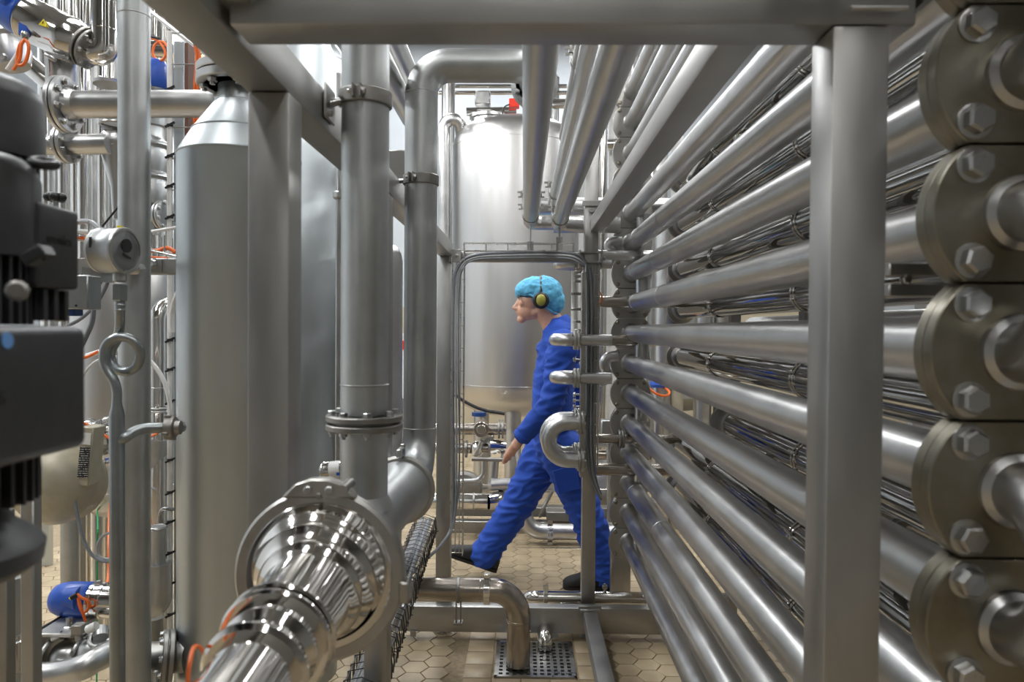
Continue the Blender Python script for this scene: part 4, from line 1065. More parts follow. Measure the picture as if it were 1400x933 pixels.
# motor
t = thing('beige_motor', 'beige flanged motor with a black nameplate at the lower left', 'motor')
YM = 2.05
a = P(75, 660, YM); b = P(128, 612, YM + .25); ax = (b - a).normalized()
obj('housing', MB().lathe(a - ax * .10, ax, [(0, .02), (.02, .08), (.06, .112), (.10, .118), (.112, .130), (.125, .132), (.135, .130), (.14, .09)], 48), M_beige, t)
obj('neck', MB().lathe(a + ax * .04, ax, [(0, .09), (.03, .075), (.09, .07)], 36), M_satin, t)
for q in range(10):
    an = 2 * PI * q / 10 + .2; up = (V((0, 0, 1)) - ax * ax.z).normalized(); s_ = ax.cross(up)
    bolt(a + ax * .012 + (up * math.cos(an) + s_ * math.sin(an)) * .118, -ax, .008, t, 'screw', M_beige)
bx = P(124, 622, YM - .02)
pl = obj('terminal_box', MB().box(bx, (.036, .06, .165), Matrix.Rotation(.10, 3, 'Y')), M_beige, t, .003)
def print_mat():
    m, nt, N, L, b = nodes('nameplate_print')
    tc = N.new('ShaderNodeTexCoord'); mp = N.new('ShaderNodeMapping'); mp.inputs['Scale'].default_value = (420, 420, 160)
    L.new(tc.outputs['Object'], mp.inputs[0])
    n = N.new('ShaderNodeTexNoise'); n.inputs['Scale'].default_value = 1; L.new(mp.outputs[0], n.inputs['Vector'])
    w_ = N.new('ShaderNodeTexWave'); w_.bands_direction = 'Z'; w_.inputs['Scale'].default_value = 52; L.new(tc.outputs['Object'], w_.inputs['Vector'])
    mu = N.new('ShaderNodeMath'); mu.operation = 'MULTIPLY'; L.new(n.outputs['Fac'], mu.inputs[0]); L.new(w_.outputs['Fac'], mu.inputs[1])
    g = N.new('ShaderNodeMath'); g.operation = 'GREATER_THAN'; g.inputs[1].default_value = .44; L.new(mu.outputs[0], g.inputs[0])
    mx = N.new('ShaderNodeMixRGB'); mx.inputs[1].default_value = (.008, .008, .01, 1); mx.inputs[2].default_value = (.6, .6, .6, 1); L.new(g.outputs[0], mx.inputs[0])
    L.new(mx.outputs[0], b.inputs['Base Color']); b.inputs['Roughness'].default_value = .4
    return m
obj('nameplate', MB().box(bx + V((0, -.032, -.016)), (.028, .003, .085), Matrix.Rotation(.10, 3, 'Y')), print_mat(), pl)
obj('name_strip', MB().box(bx + V((.006, -.032, .050)), (.028, .003, .032), Matrix.Rotation(.10, 3, 'Y')), M_white, pl)
cl = thing('pipe_coupling', 'polished clamp coupling between the beige motor and the gauge pipe', 'clamp')
cc = P(140, 606, 2.25)
obj('coupling', MB().lathe(cc - V((.05, 0, 0)), (1, .3, .1), [(0, .065), (.01, .075), (.02, .075), (.03, .066), (.05, .066), (.06, .078), (.075, .078), (.08, .06), (.16, .055)], 40), M_pol, cl)
for q in ((128, 582), (134, 578), (143, 582), (140, 634), (147, 632)): obj('clamp_screw', MB().cyl(P(q[0], q[1], 2.17), P(q[0] + 5, q[1] - 2, 2.17), .006, seg=8), M_bolt, cl)
cable('orange_lead', 'orange lead running over the polished coupling beside the beige motor', [P(112, 578, 2.1), P(122, 582, 2.1), P(135, 590, 2.1), P(150, 600, 2.1), P(162, 604, 2.1)], .0042, M_orange)
cable('orange_lead', 'short orange lead below the side branch of the gauge pipe', [P(185, 606, 2.2), P(200, 600, 2.3), P(207, 597, 2.4), P(216, 592, 2.56)], .0042, M_orange)
cable('motor_cable', 'grey cable hanging in a long curve from the beige motor', [P(102, 675, 2.0), P(103, 690, 2.0), P(108, 715, 2.0), P(115, 740, 2.0), P(125, 758, 2.0), P(138, 767, 2.0), P(152, 768, 2.0)], .0048, M_grey)
cable('coiled_cable', 'grey cable coil hanging left of the bluish grey pipe, low down', [P(152, 728, 2.2), P(140, 734, 2.2), P(133, 746, 2.2), P(134, 758, 2.2), P(142, 764, 2.2), P(152, 762, 2.2), P(160, 740, 2.2), P(160, 680, 2.5), P(160, 650, 2.85)], .0042, M_greyl)
cable('green_lead', 'thin green lead hanging among the lower left pipes', [P(133, 690, 2.9), P(134, 730, 2.6), P(133, 745, 2.6), P(132, 1000, 2.6)], .003, plain('green_cable', (.02, .35, .12), .5))
for n_, (px, hw, Y, c_) in enumerate([(96, 12, 2.7, M_blast), (120, 4, 3.0, M_pol), (134, 7, 3.1, M_satin), (145, 4, 3.0, M_pol), (112, 3, 3.3, M_satin)]):
    tag(obj('lower_riser', MB().cyl((P(px, 750, Y).x, Y, .0), (P(px, 750, Y).x, Y, pz(690, Y, px)), hw * Y / 1000, seg=20), c_),
        '%s upright pipe standing on the floor below the beige vessel' % ['thick', 'thin left', 'middle', 'thin right', 'thinnest rear'][n_], 'pipe')
cable('orange_drop', 'orange cable hanging down by the gauge pipe, below the vessel', [P(150, 690, 2.8), P(149, 730, 2.5), P(148, 790, 2.4), P(140, 812, 2.25)], .005, M_orange)
# lower blue actuator
t = thing('blue_actuator', 'blue rounded valve actuator with an orange lead, low on the left', 'actuator')
YB = 2.2; a = P(72, 819, YB); b = P(126, 821, YB); ax = (b - a).normalized(); L_ = (b - a).length
obj('cap', MB().lathe(a, ax, [(0, .02), (.003, .032), (.012, .042), (.03, .049), (.06, .053), (L_ - .01, .054), (L_, .05)], 44), M_blue, t)
obj('ridge', MB().lathe(a + ax * .05 + V((0, -.026, .014)), ax, [(0, .01), (.01, .030), (.05, .036), (.06, .02)], 24), M_blue, t)
pg = obj('plug', MB().cyl(P(97, 818, YB - .07), P(106, 813, YB - .065), .007, seg=12), M_black, t)
obj('plug_light', MB().cyl(P(95.5, 819, YB - .07), P(97.5, 818, YB - .07), .0045, seg=10), M_yel, pg)
obj('orange_lead', MB().sweep(smooth_path([P(106, 813, YB - .066), P(112, 818, YB - .07), P(120, 822, YB - .07), P(121, 832, YB - .07), P(114, 838, YB - .07), P(109, 830, YB - .07), P(107, 818, YB - .07), P(112, 835, YB - .072), P(117, 850, YB - .07)], 6), .0042, 8), M_orange, t)
t2_ = thing('polished_actuator_body', 'polished ribbed cylinder joined to the low blue actuator', 'valve')
obj('cylinder', MB().lathe(b + ax * .002, ax, [(0, .045), (.002, .053), (.012, .053), (.014, .050), (.03, .050), (.032, .053), (.04, .053), (.042, .050), (.12, .050)], 44), M_pol, t2_)
for (px, py) in ((133, 797), (141, 800)): obj('clamp_screw', MB().cyl(P(px, py, YB - .03), P(px + 5, py - 1, YB - .03), .006, seg=8), M_bolt, t2_)
t3_ = thing('pump_assembly', 'grey pump with clamped round casings and a curved pipe, bottom left', 'pump')
YW = 2.1
obj('support_plate', MB().bb(P(60, 850, YW).x, P(112, 850, YW).x, YW - .05, YW + .25, pz(866, YW), pz(860, YW)).bb(P(60, 850, YW).x, P(66, 850, YW).x, YW - .05, YW + .2, pz(925, YW), pz(860, YW)), M_frame, t3_, .003)
obj('stud', MB().cyl(P(95, 862, YW), P(95, 845, YW), .009, seg=14).hexn(P(95, 861, YW), (0, 0, 1), .016, .012), M_bolt, t3_)
obj('casing', MB().sphere(P(97, 900, YW), .055, 28, 16, (1.1, 1, 1)), M_satin, t3_)
obj('casing', MB().sphere(P(132, 893, YW - .03), .052, 28, 16, (1.1, 1, 1)), M_satin, t3_)
for (px, py, r) in ((76, 900, .058), (119, 896, .056)):
    cr = obj('clamp_ring', MB().torus(P(px, py, YW - .02), (1, -.25, 0), r, .007, 36, 8), M_bolt, t3_)
    obj('clamp_screw', MB().cyl(P(px - 4, py - 26, YW - .04), P(px + 9, py - 33, YW - .04), .009, seg=10), M_bolt, cr)
obj('inlet', MB().sweep(smooth_path([P(-20, 924, YW - .12), P(30, 924, YW - .12), P(60, 924, YW - .12), P(90, 920, YW - .12), P(115, 912, YW - .12), P(132, 902, YW - .10), P(152, 892, YW - .06)], 6), .034, 28), M_satin, t3_)
obj('small_box', MB().box(P(108, 860, YW - .06), (.03, .03, .028)).cyl(P(108, 867, YW - .06), P(108, 876, YW - .06), .011, seg=12), M_dark, t3_, .002)
obj('white_gland', MB().lathe(P(119, 862, YW - .08), (1, 0, .5), [(0, .010), (.004, .013), (.01, .011), (.014, .013), (.03, .012)], 16), M_white, t3_)
obj('top_flange', MB().torus(P(138, 872, YW - .05), (.2, -.6, 1), .030, .006, 28, 8).cyl(P(138, 872, YW - .05), P(138, 860, YW - .03), .02, seg=20), M_satin, t3_)
obj('motor_block', MB().cyl(P(62, 890, YW + .12), P(85, 880, YW + .12), .055, seg=28), M_dark, t3_)
# lower-left upright members
t = thing('square_post', 'square steel post in front of the pump at the lower left', 'post')
YL = 1.55
obj('tube', MB().bb(P(27, 800, YL).x, P(46, 800, YL).x, YL, YL + .03, .01, pz(640, YL, 40)), M_frame, t, .003)
t = thing('sleeved_pipe', 'grey upright pipe with a polished sleeve, far lower left', 'pipe')
x = P(18, 850, 1.75).x
obj('tube', MB().cyl((x, 1.75, .05), (x, 1.75, pz(790, 1.75, 18)), .021, seg=24), M_satin, t)
obj('sleeve', MB().lathe((x, 1.75, pz(918, 1.75, 18)), (0, 0, 1), [(0, .022), (.002, .026), (.075, .026), (.078, .023), (.09, .023), (.093, .022)], 28), M_pol, t)
tag(obj('dark_upright', MB().bb(P(-6, 850, 1.6).x, P(9, 850, 1.6).x, 1.6, 1.63, .01, pz(700, 1.6, 0)), M_dark, None, .002), 'narrow dark upright bar at the lower left picture edge', 'post')
# fittings right of P1, low
t = thing('low_elbow', 'polished elbow joint right of the bluish grey pipe, low on the left', 'pipe')
obj('elbow', MB().sweep(route([P(196, 826, 2.3), P(214, 826, 2.3), P(214, 770, 2.3)], .05, 8), .045, 28), M_satin, t)
obj('joint', MB().sphere(P(215, 790, 2.3), .032, 20, 12), M_pol, t)
obj('tube', MB().cyl(P(215, 785, 2.3), P(215, 720, 2.3), .024, seg=20), M_satin, t)
obj('collar', MB().torus(P(215, 722, 2.3), (0, 0, 1), .026, .005, 24, 8), M_bolt, t)
tag(obj('low_riser', MB().cyl((P(211, 850, 2.5).x, 2.5, 0), (P(211, 850, 2.5).x, 2.5, pz(845, 2.5, 211)), .030, seg=20), M_dark), 'dull upright pipe below the polished elbow joint', 'pipe')
tag(obj('bent_tap', MB().sweep(smooth_path([P(217, 716, 2.3), P(219, 703, 2.3), P(222, 697, 2.3), P(228, 696, 2.3), P(236, 697, 2.33)], 4), .006, 10), M_bolt), 'small bent tap beside the white conduit, below the side branch', 'tap')
t = thing('low_flanged_pipe', 'dark flanged level pipe low down, left of the cone-topped vessel', 'pipe')
obj('tube', MB().cyl(P(200, 900, 1.8), P(258, 898, 1.8), .038, seg=28), M_dark, t)
flange(t, P(229, 899, 1.8), (-1, -.5, .1), .066, .012, 8, .054, .007, M_dark, 2, .003)
obj('strap_clip', MB().bb(P(212, 920, 1.75).x, P(216, 920, 1.75).x, 1.74, 1.75, pz(932, 1.75, 214), pz(917, 1.75, 214)), M_white, t)
# beige bracket bits right of the motor
tag(obj('white_rail', MB().cyl(P(40, 711, 3.4), P(110, 711, 3.4), .006, seg=10).cyl(V((P(40, 711, 3.4).x, 3.4, 0)), P(40, 711, 3.4), .006, seg=8).cyl(V((P(110, 711, 3.4).x, 3.4, 0)), P(110, 711, 3.4), .006, seg=8), M_white), 'thin white rail on the cream wall below the beige motor', 'rail')

# sensor box and blue connectors behind the motors
t = thing('sensor_box', 'grey steel sensor box with blue underside, behind the black motors', 'box')
YS_ = 1.8
obj('case', MB().bb(P(60, 400, YS_).x, P(120, 400, YS_).x, YS_, YS_ + .06, pz(423, YS_, 100), pz(376, YS_, 100)), M_box, t, .003)
obj('mounting_bracket', MB().bb(P(85, 400, YS_).x, P(95, 400, YS_).x, YS_ + .05, YR + .02, pz(380, YS_, 90), pz(370, YR, 90)), M_frame, t)
obj('blue_base', MB().bb(P(72, 400, YS_).x, P(98, 400, YS_).x, YS_ + .01, YS_ + .05, pz(432, YS_, 85), pz(422, YS_, 85)), M_bluedk, t, .003)
for px in (78, 86): obj('gland', MB().lathe(P(px, 440, YS_ + .03), (0, 0, 1), [(0, .006), (.003, .008), (.008, .008), (.012, .006)], 12), M_bolt, t)
for px in (91, 104): bolt(P(px, 418, YS_), (0, -1, 0), .003, t, 'screw', M_black)
# black hand wheels by the motors
t = thing('hand_knob', 'small black lobed hand knob behind the black terminal box', 'knob')
c = P(76, 270, 1.6)
kb = MB()
for q in range(5): kb.sphere(c + V((.014 * math.cos(q * 1.2566), .014 * math.sin(q * 1.2566), 0)), .010, 12, 8)
obj('knob', kb.cyl(c - V((0, 0, .008)), c + V((0, 0, .008)), .015, seg=16), M_black, t)
obj('spindle', MB().cyl(c - V((0, 0, .03)), c, .006, seg=12).lathe(c - V((0, 0, .05)), (0, 0, 1), [(0, .022), (.02, .020)], 20), M_bolt, t)

# ================================================================== near black motors (far left foreground)
def fins(c, r0, r1, z0, z1, n, th=.0035):
    mb = MB().cyl((c.x, c.y, z0), (c.x, c.y, z1), r0, seg=40)
    for k in range(n):
        a = 2 * PI * k / n
        mb.box((c.x + math.cos(a) * (r0 + r1) / 2, c.y + math.sin(a) * (r0 + r1) / 2, (z0 + z1) / 2), (r1 - r0 + .004, th, z1 - z0), Matrix.Rotation(a, 3, 'Z'))
    return mb
t = thing('black_motor', 'upper black electric motor with a domed cowl and ribs, left foreground', 'motor')
c = V((-.579, .76, 0)); rr = .0655
obj('cowl', MB().lathe((c.x, c.y, zz(.174)), (0, 0, 1), [(0, rr - .003), (.0, rr), (.060, rr), (.072, rr - .004), (.081, rr - .014), (.087, rr - .030), (.089, .01)], 56), M_motor, t)
obj('ribs', fins(c, .046, .058, zz(.09), zz(.176), 34), M_motor, t)
eb = obj('lifting_eye', MB().torus(P(60, 223, .70), (.25, -.35, 1), .010, .0045, 28, 10), M_motor, t)
t = thing('black_motor', 'lower black electric motor with a terminal box, left foreground', 'motor')
c2_ = V((-.517, .66, 0)); r2_ = .0655
obj('cowl', MB().lathe((c2_.x, c2_.y, zz(.062)), (0, 0, 1), [(0, r2_ - .003), (.0, r2_), (.072, r2_), (.083, r2_ - .004), (.091, r2_ - .013), (.096, r2_ - .028), (.098, .01)], 56), M_motor, t)
obj('ribs', fins(c2_, .044, .056, zz(.0), zz(.066), 34), M_motor, t)
bxm = MB().bb(-.51, -.450, .672, .735, zz(.035), zz(.1147))
tb = obj('terminal_box', bxm, M_motor, t, .005, seg=3)
bolt(P(24, 398, .58), (.5, -1, 0), .0085, t, 'screw', M_dark)
obj('lug', MB().box(P(52, 350, .60), (.020, .016, .010), Matrix.Rotation(-.5, 3, 'Y')).cyl(P(58, 348, .60), P(66, 353, .60), .0045, seg=12), M_motor, t, .002)
obj('cooling_block', MB().bb(-.50, -.462, .685, .73, zz(.004), zz(.034)).bb(-.50, -.456, .688, .694, zz(.004), zz(.034)).bb(-.50, -.456, .704, .710, zz(.004), zz(.034)).bb(-.50, -.456, .720, .726, zz(.004), zz(.034)), M_motor, t)
t = thing('motor_drive_box', 'large matt black drive box with ribs and a bell foot, left foreground', 'box')
obj('case', MB().bb(-.56, -.380, .28, .632, zz(-.106), zz(-.001)), M_motor, t, .008, seg=3)
c3_ = V((-.482, .60, 0))
obj('ribs', fins(c3_, .052, .066, zz(-.150), zz(-.104), 34), M_motor, t)
obj('bell_foot', MB().lathe((c3_.x, c3_.y, zz(-.215)), (0, 0, 1), [(0, .04), (.004, .060), (.012, .070), (.026, .072), (.034, .066), (.046, .050), (.062, .040), (.075, .038)], 56), M_motor, t)
obj('stand', MB().cyl((c3_.x - .02, c3_.y, .01), (c3_.x - .02, c3_.y, zz(-.21)), .03, seg=24), M_motor, t)
obj('blue_dot', MB().lathe((-.3805, .532, zz(-.012)), (1, 0, 0), [(0, .006), (.0012, .006)], 20), plain('pale_blue_label', (.15, .35, .75), .4), t)
def text(body, size, M, mat, parent, ext=.0004, name='lettering'):
    cu = bpy.data.curves.new(name, 'FONT'); cu.body = body; cu.size = size; cu.extrude = ext; cu.align_x = 'CENTER'; cu.align_y = 'CENTER'
    o = bpy.data.objects.new(name, cu); COL.objects.link(o)
    dg = bpy.context.evaluated_depsgraph_get()
    me = bpy.data.meshes.new_from_object(o.evaluated_get(dg)); bpy.data.objects.remove(o)
    me.materials.clear(); me.materials.append(mat)
    return inst(name, me, M, parent)
FX = Matrix(((0, 0, 1, 0), (1, 0, 0, 0), (0, 1, 0, 0), (0, 0, 0, 1)))   # text facing +x, reading away from the viewer
M_dim = plain('dim_print', (.015, .015, .016), .5)
text('tronics', .0135, Matrix.Translation((-.4495, .702, zz(.082))) @ FX, M_dim, tb)
text('tronics', .022, Matrix.Translation((-.3798, .50, zz(-.052))) @ FX, M_dim, t)
# ================================================================== big tank behind the worker
YT = 6.2; ct = P(704, 400, YT)
rT = .086 * YT
def tz(py): return P(704, py, YT).z
t = thing('storage_tank', 'large domed stainless tank standing behind the worker', 'tank')
prof = [(tz(568), .02), (tz(567), rT * .3), (tz(562), rT * .6), (tz(552), rT * .83), (tz(540), rT * .95), (tz(527), rT * .995), (tz(523), rT), (tz(380), rT), (tz(206), rT), (tz(200), rT * .995), (tz(190), rT * .96), (tz(180), rT * .86), (tz(172), rT * .66), (tz(167), rT * .4), (tz(165), .02)]
obj('shell', MB().lathe((ct.x, YT, 0), (0, 0, 1), prof, 72), M_tank, t)
for py in (206, 523): weld(t, (ct.x, YT, tz(py)), (0, 0, 1), rT + .001, M_tank)
for n_ in range(3):
    an = -PI / 2 + n_ * 2 * PI / 3
    x = ct.x + rT * .62 * math.cos(an); y = YT + rT * .62 * math.sin(an)
    if n_ == 0: x = P(701, 600, y).x
    obj('leg', MB().lathe((x, y, 0), (0, 0, 1), [(0, .11), (.02, .11), (.021, .066), (tz(550), .066), (tz(548), .10), (tz(546), .10)], 28), M_satin, t)
obj('manhole', MB().lathe(P(668, 172, YT), (0, 0, 1), [(0, .14), (.05, .14), (.055, .16), (.08, .16), (.085, .13), (.11, .05)], 32), M_bolt, t)
obj('top_ring', MB().cyl(P(638, 153, YT), P(706, 152, YT), .035, seg=20).cyl(P(650, 176, YT), P(706, 168, YT), .02, seg=12), M_pol, t)
obj('junction_box', MB().bb(P(650, 140, YT - .1).x, P(671, 140, YT - .1).x, YT - .2, YT - .1, tz(152), tz(134)), M_bolt, t, .01)
obj('red_switch', MB().box(P(703, 142, YT - .1), (.085, .08, .07)).cyl(P(696, 143, YT - .1), P(698, 143, YT - .1), .02, seg=10), M_red, t, .008)
cable('looped_wire', 'thin black cable looping off the red switch on top of the tank', [P(697, 143, YT - .2), P(690, 146, YT - .2), P(687, 155, YT - .2), P(692, 166, YT - .2)], .006, M_black)
cable('black_hose', 'black hose hanging under the tank bottom, left of its front leg', [P(622, 540, 5.0), P(640, 552, 5.0), P(662, 561, 5.0), P(690, 566, 5.0)], .011, M_black)
t = thing('vent_pipe', 'satin pipe arching over onto the left shoulder of the big tank', 'pipe')
obj('tube', MB().sweep(route([P(607, 420, 6.0), P(607, 165, 6.0), P(628, 162, 6.0), P(633, 200, 6.1)], .085, 8), .050, 24), M_satin, t)
for n_, (px0, px1, py, r, Y) in enumerate([(600, 775, 118, .020, 7.2), (600, 775, 127, .020, 7.2), (735, 845, 198, .055, 6.9), (740, 800, 142, .045, 6.9)]):
    tag(obj('ceiling_pipe', MB().cyl(P(px0, py, Y), P(px1, py, Y), r, seg=20), M_pol), '%s level polished pipe high above the big tank' % ['upper thin', 'lower thin', 'thick right-hand', 'short right-hand'][n_], 'pipe')
for n_, (px, hw, Y, c_) in enumerate([(612, 9, 7.0, M_satin), (794, 9, 6.6, M_white), (807, 8, 6.9, M_satin), (823, 7, 6.4, M_pol), (838, 7, 7.0, M_white), (757, 6, 7.3, M_satin), (862, 9, 6.5, M_satin), (880, 8, 6.9, M_pol), (902, 10, 6.3, M_satin), (925, 8, 6.8, M_white)]):
    x = P(px, 300, Y).x
    tag(obj('rear_riser', MB().sweep([V((x, Y, 0)), V((x, Y, 2)), V((x, Y, 3.9))], hw * Y / 1000, 24), c_), 'tall upright pipe beyond the worker opening, %s from the left' % ['first', 'third', 'fourth', 'fifth', 'sixth', 'second', 'seventh', 'eighth', 'ninth', 'tenth'][n_], 'pipe')
t = thing('rear_tank', 'second pale tank far behind, partly seen right of the worker opening', 'tank')
c = P(900, 400, 8.2)
obj('shell', MB().lathe((c.x, 8.2, 0), (0, 0, 1), [(.5, .05), (.55, .5), (.7, .72), (2.9, .72), (3.1, .55), (3.2, .05)], 56), M_clad, t)
for a_ in (0, 2.1, 4.2): obj('leg', MB().cyl((c.x + .5 * math.cos(a_), 8.2 + .5 * math.sin(a_), 0), (c.x + .5 * math.cos(a_), 8.2 + .5 * math.sin(a_), .7), .06, seg=20), M_satin, t)
t = thing('rear_tank', 'tall pale tank at the back left, seen between posts', 'tank')
c = P(250, 400, 7.5)
obj('shell', MB().lathe((c.x, 7.5, 0), (0, 0, 1), [(.5, .05), (.55, .6), (.7, .85), (3.0, .85), (3.2, .6), (3.3, .05)], 56), M_clad, t)
for a_ in (0, 2.1, 4.2): obj('leg', MB().cyl((c.x + .6 * math.cos(a_), 7.5 + .6 * math.sin(a_), 0), (c.x + .6 * math.cos(a_), 7.5 + .6 * math.sin(a_), .7), .06, seg=20), M_satin, t)
# strip of wall sign between the two tall pipes
t = thing('wall_sign', 'narrow red and white notice showing between the two tall left pipes', 'sign')
a = P(545, 456, 5.2); b = P(556, 545, 5.2)
obj('board', MB().bb(a.x, b.x, 5.2, 5.212, b.z, a.z), M_white, t)
obj('red_bar', MB().bb(a.x, b.x, 5.192, 5.2, P(550, 478, 5.2).z, P(550, 466, 5.2).z), M_red, t)
obj('sign_post', MB().cyl((a.x + .02, 5.23, 0), (a.x + .02, 5.23, a.z), .012, seg=10), M_gal, t)

# ================================================================== pipework behind the worker's legs
YK = 5.0
def hp(lab, px0, px1, py, hw, mat=M_satin, Y=YK, name='level_pipe'):
    t = thing(name, lab, 'pipe')
    obj('tube', MB().cyl(P(px0, py, Y), P(px1, py, Y), hw * Y / 1000, seg=24), mat, t)
    return t
t = hp('brownish level pipe with a round sight glass, left of the tank leg', 560, 692, 587, 8, M_pipew)
sg = obj('sight_glass_body', MB().lathe(P(658, 588, YK - .09), (0, 1, 0), [(0, .050), (.004, .054), (.14, .054)], 28), M_pipew, t)
obj('sight_glass', MB().lathe(P(658, 588, YK - .095), (0, 1, 0), [(0, .030), (.006, .034)], 24), M_pol, sg)
for px in (681, 686): obj('joint_flange', MB().cyl(P(px, 587, YK), P(px + 2.5, 587, YK), .066, seg=20), M_dark, t)
t = hp('level valve pipe with a slanting lever handle, under the sight glass pipe', 560, 690, 613, 7, M_pipew)
obj('lever', MB().sweep([P(650, 622, YK - .08), P(659, 603, YK - .1)], .016, 8), M_bolt, t)
obj('valve_body', MB().sphere(P(652, 614, YK), .055, 20, 12).cyl(P(670, 611, YK), P(692, 611, YK), .06, .035, 24), M_pol, t)
obj('joint_flange', MB().cyl(P(636, 614, YK), P(639, 614, YK), .06, seg=20).cyl(P(668, 612, YK), P(671, 612, YK), .066, seg=20), M_dark, t)
obj('top_fitting', MB().box(P(667, 601, YK - .02), (.09, .05, .03), Matrix.Rotation(-.5, 3, 'Y')), M_bolt, t, .006)
obj('blue_knob', MB().cyl(P(655, 569, YK), P(655, 564, YK), .05, seg=20), M_bluedk, t)
tag(obj('lever_rod', MB().sweep([P(645, 628, YK - .2), P(686, 629, YK - .2), P(688, 620, YK)], .014, 12), M_dark), 'thick dark lever rod just under the valve pipe', 'lever')
tag(obj('thin_loop_pipe', MB().sweep(route([P(661, 630, YK), P(661, 657, YK), P(600, 659, YK)], .07), .016, 12), M_satin), 'thin pipe dropping and bending left behind the left cable tray', 'pipe')
t = thing('capped_branch', 'bulbous capped pipe branch left of the worker\'s front knee', 'pipe')
obj('neck', MB().cyl(P(676, 628, YK - .05), P(673, 662, YK - .05), .034, seg=20), M_satin, t)
obj('bulb', MB().sweep([P(668, 663, YK - .1), P(672, 663, YK - .1), P(690, 662, YK - .1), P(722, 662, YK - .1)], [.02, .042, .040, .038], 20), M_satin, t)
t = thing('polished_pipe_run', 'polished clad pipe with a segmented elbow, low left of the worker', 'pipe')
obj('tube', MB().cyl(P(560, 685, YK - .15), P(667, 686, YK - .15), .054, seg=28), M_pol, t)
obj('elbow', MB().sweep(route([P(667, 686, YK - .15), P(685, 684, YK - .12), P(686, 668, YK + .1)], .05), .058, 20), M_pol, t)
for px in (620, 648): obj('joint_band', MB().ring(P(px, 685.6, YK - .15), (1, 0, 0), .054, .056, .012, 28), M_bolt, t)
tag(obj('round_cover', MB().lathe(P(634, 671, YK + .1), (0, 1, 0), [(0, .11), (.02, .13), (.06, .13), (.08, .08)], 28), M_dark), 'dark round cover just above the polished clad pipe', 'cover')
for n_, (py, hw, px0, px1) in enumerate([(664, 1.6, 600, 700), (670, 1.2, 690, 860)]):
    tag(obj('thin_rail', MB().cyl(P(px0, py, YK + .2), P(px1, py, YK + .2), hw * .005, seg=10), M_pol), 'thin level rail behind the %s' % ['capped pipe branch', 'worker\'s rear thigh'][n_], 'rail')
t = thing('skid_beam', 'broad grey steel beam lying across behind the worker\'s legs', 'beam')
YZ = 5.0
obj('beam', MB().bb(P(600, 720, YZ).x, P(880, 720, YZ).x, YZ, YZ + .08, P(700, 742, YZ).z, P(700, 714, YZ).z), M_frame, t, .004)
obj('upper_channel', MB().bb(P(600, 706, YZ).x, P(880, 706, YZ).x, YZ + .1, YZ + .2, P(700, 712, YZ).z, P(700, 699, YZ).z), M_dark, t, .004)
obj('dark_block', MB().bb(P(747, 706, YZ).x, P(784, 706, YZ).x, YZ - .02, YZ + .1, P(700, 712, YZ).z, P(700, 699, YZ).z), M_dark, t, .004)
for px in (606, 740, 870): obj('leg', MB().bb(P(px, 742, YZ).x - .03, P(px, 742, YZ).x + .03, YZ + .01, YZ + .07, 0, P(700, 742, YZ).z), M_frame, t, .003)
t = thing('low_rear_pipe', 'satin pipe bending up behind the worker\'s knees with a numbered clamp', 'pipe')
YX = 4.75
obj('tube', MB().sweep(route([P(712, 690, YX), P(724, 727, YX), P(880, 729, YX)], .12), .052, 28), M_satin, t)
c = P(752, 728, YX)
cb_ = obj('clamp', MB().ring(c, (1, 0, 0), .052, .058, .03, 28).box(c + V((0, -.02, .068)), (.03, .02, .02)).box(c + V((0, -.02, -.068)), (.03, .02, .02)), M_bolt, t)
lb = obj('number_tag', MB().bb(c.x - .018, c.x + .018, c.y - .0605, c.y - .058, c.z - .02, c.z + .02), M_greyl, cb_)
TX_ = Matrix(((1, 0, 0, 0), (0, 0, -1, 0), (0, 1, 0, 0), (0, 0, 0, 1)))
text('16', .036, Matrix.Translation((c.x, c.y - .061, c.z)) @ TX_, M_black, t)
YY = 4.68
hp('long slim polished pipe low across behind the worker\'s shins', 560, 880, 753, 4.2, M_pol, YY, 'slim_floor_pipe')
hp('dark brownish pipe lying along the floor behind the worker', 560, 880, 769, 4.0, M_pipew, YY + .12, 'floor_pipe')
hp('pale pipe lying on the floor behind the brownish one', 560, 880, 761, 3.4, M_satin, YY + .3, 'floor_pipe')
tag(obj('cable_bend', MB().sweep(smooth_path([P(755, 672, 4.9), P(748, 685, 4.9), P(741, 700, 4.9), P(738, 706, 5.12)], 4), .013, 10), M_dark), 'dark slanting hose between the worker\'s thighs', 'hose')
cable('floor_ring', 'small dark wire ring lying against the floor pipe between the worker\'s feet', [P(718, 766, 4.6), P(722, 769, 4.6), P(730, 770, 4.6), P(737, 768, 4.6), P(739, 765, 4.6)], .006, M_black)
# round door and boxes right of the post
t = thing('round_hatch', 'pale round hatch behind the far right post', 'hatch')
c = P(831, 672, 5.4)
obj('door', MB().lathe((c.x, 5.4, c.z), (0, 1, 0), [(-.04, .05), (-.02, .17), (0, .195), (.03, .20), (.06, .17)], 40), M_tank, t)
obj('neck', MB().cyl((c.x, 5.45, c.z), (c.x, 5.9, c.z), .17, seg=32), M_tank, t)
obj('stand', MB().bb(c.x - .05, c.x + .05, 5.5, 5.6, 0, c.z - .1), M_frame, t)
hp('level pipe above the round hatch', 815, 900, 607, 5, M_satin, 5.2)
hp('second level pipe above the round hatch', 815, 900, 622, 7, M_pipew, 5.1)
t = thing('instrument_box', 'small grey instrument box right of the far right post', 'box')
obj('stand', MB().cyl(V((P(833, 640, 5.05).x, 5.05, 0)), P(833, 606, 5.05), .015, seg=12), M_frame, t)
obj('box', MB().bb(P(822, 590, 5).x, P(845, 590, 5).x, 5.0, 5.1, P(830, 606, 5).z, P(830, 575, 5).z), M_box, t, .006)
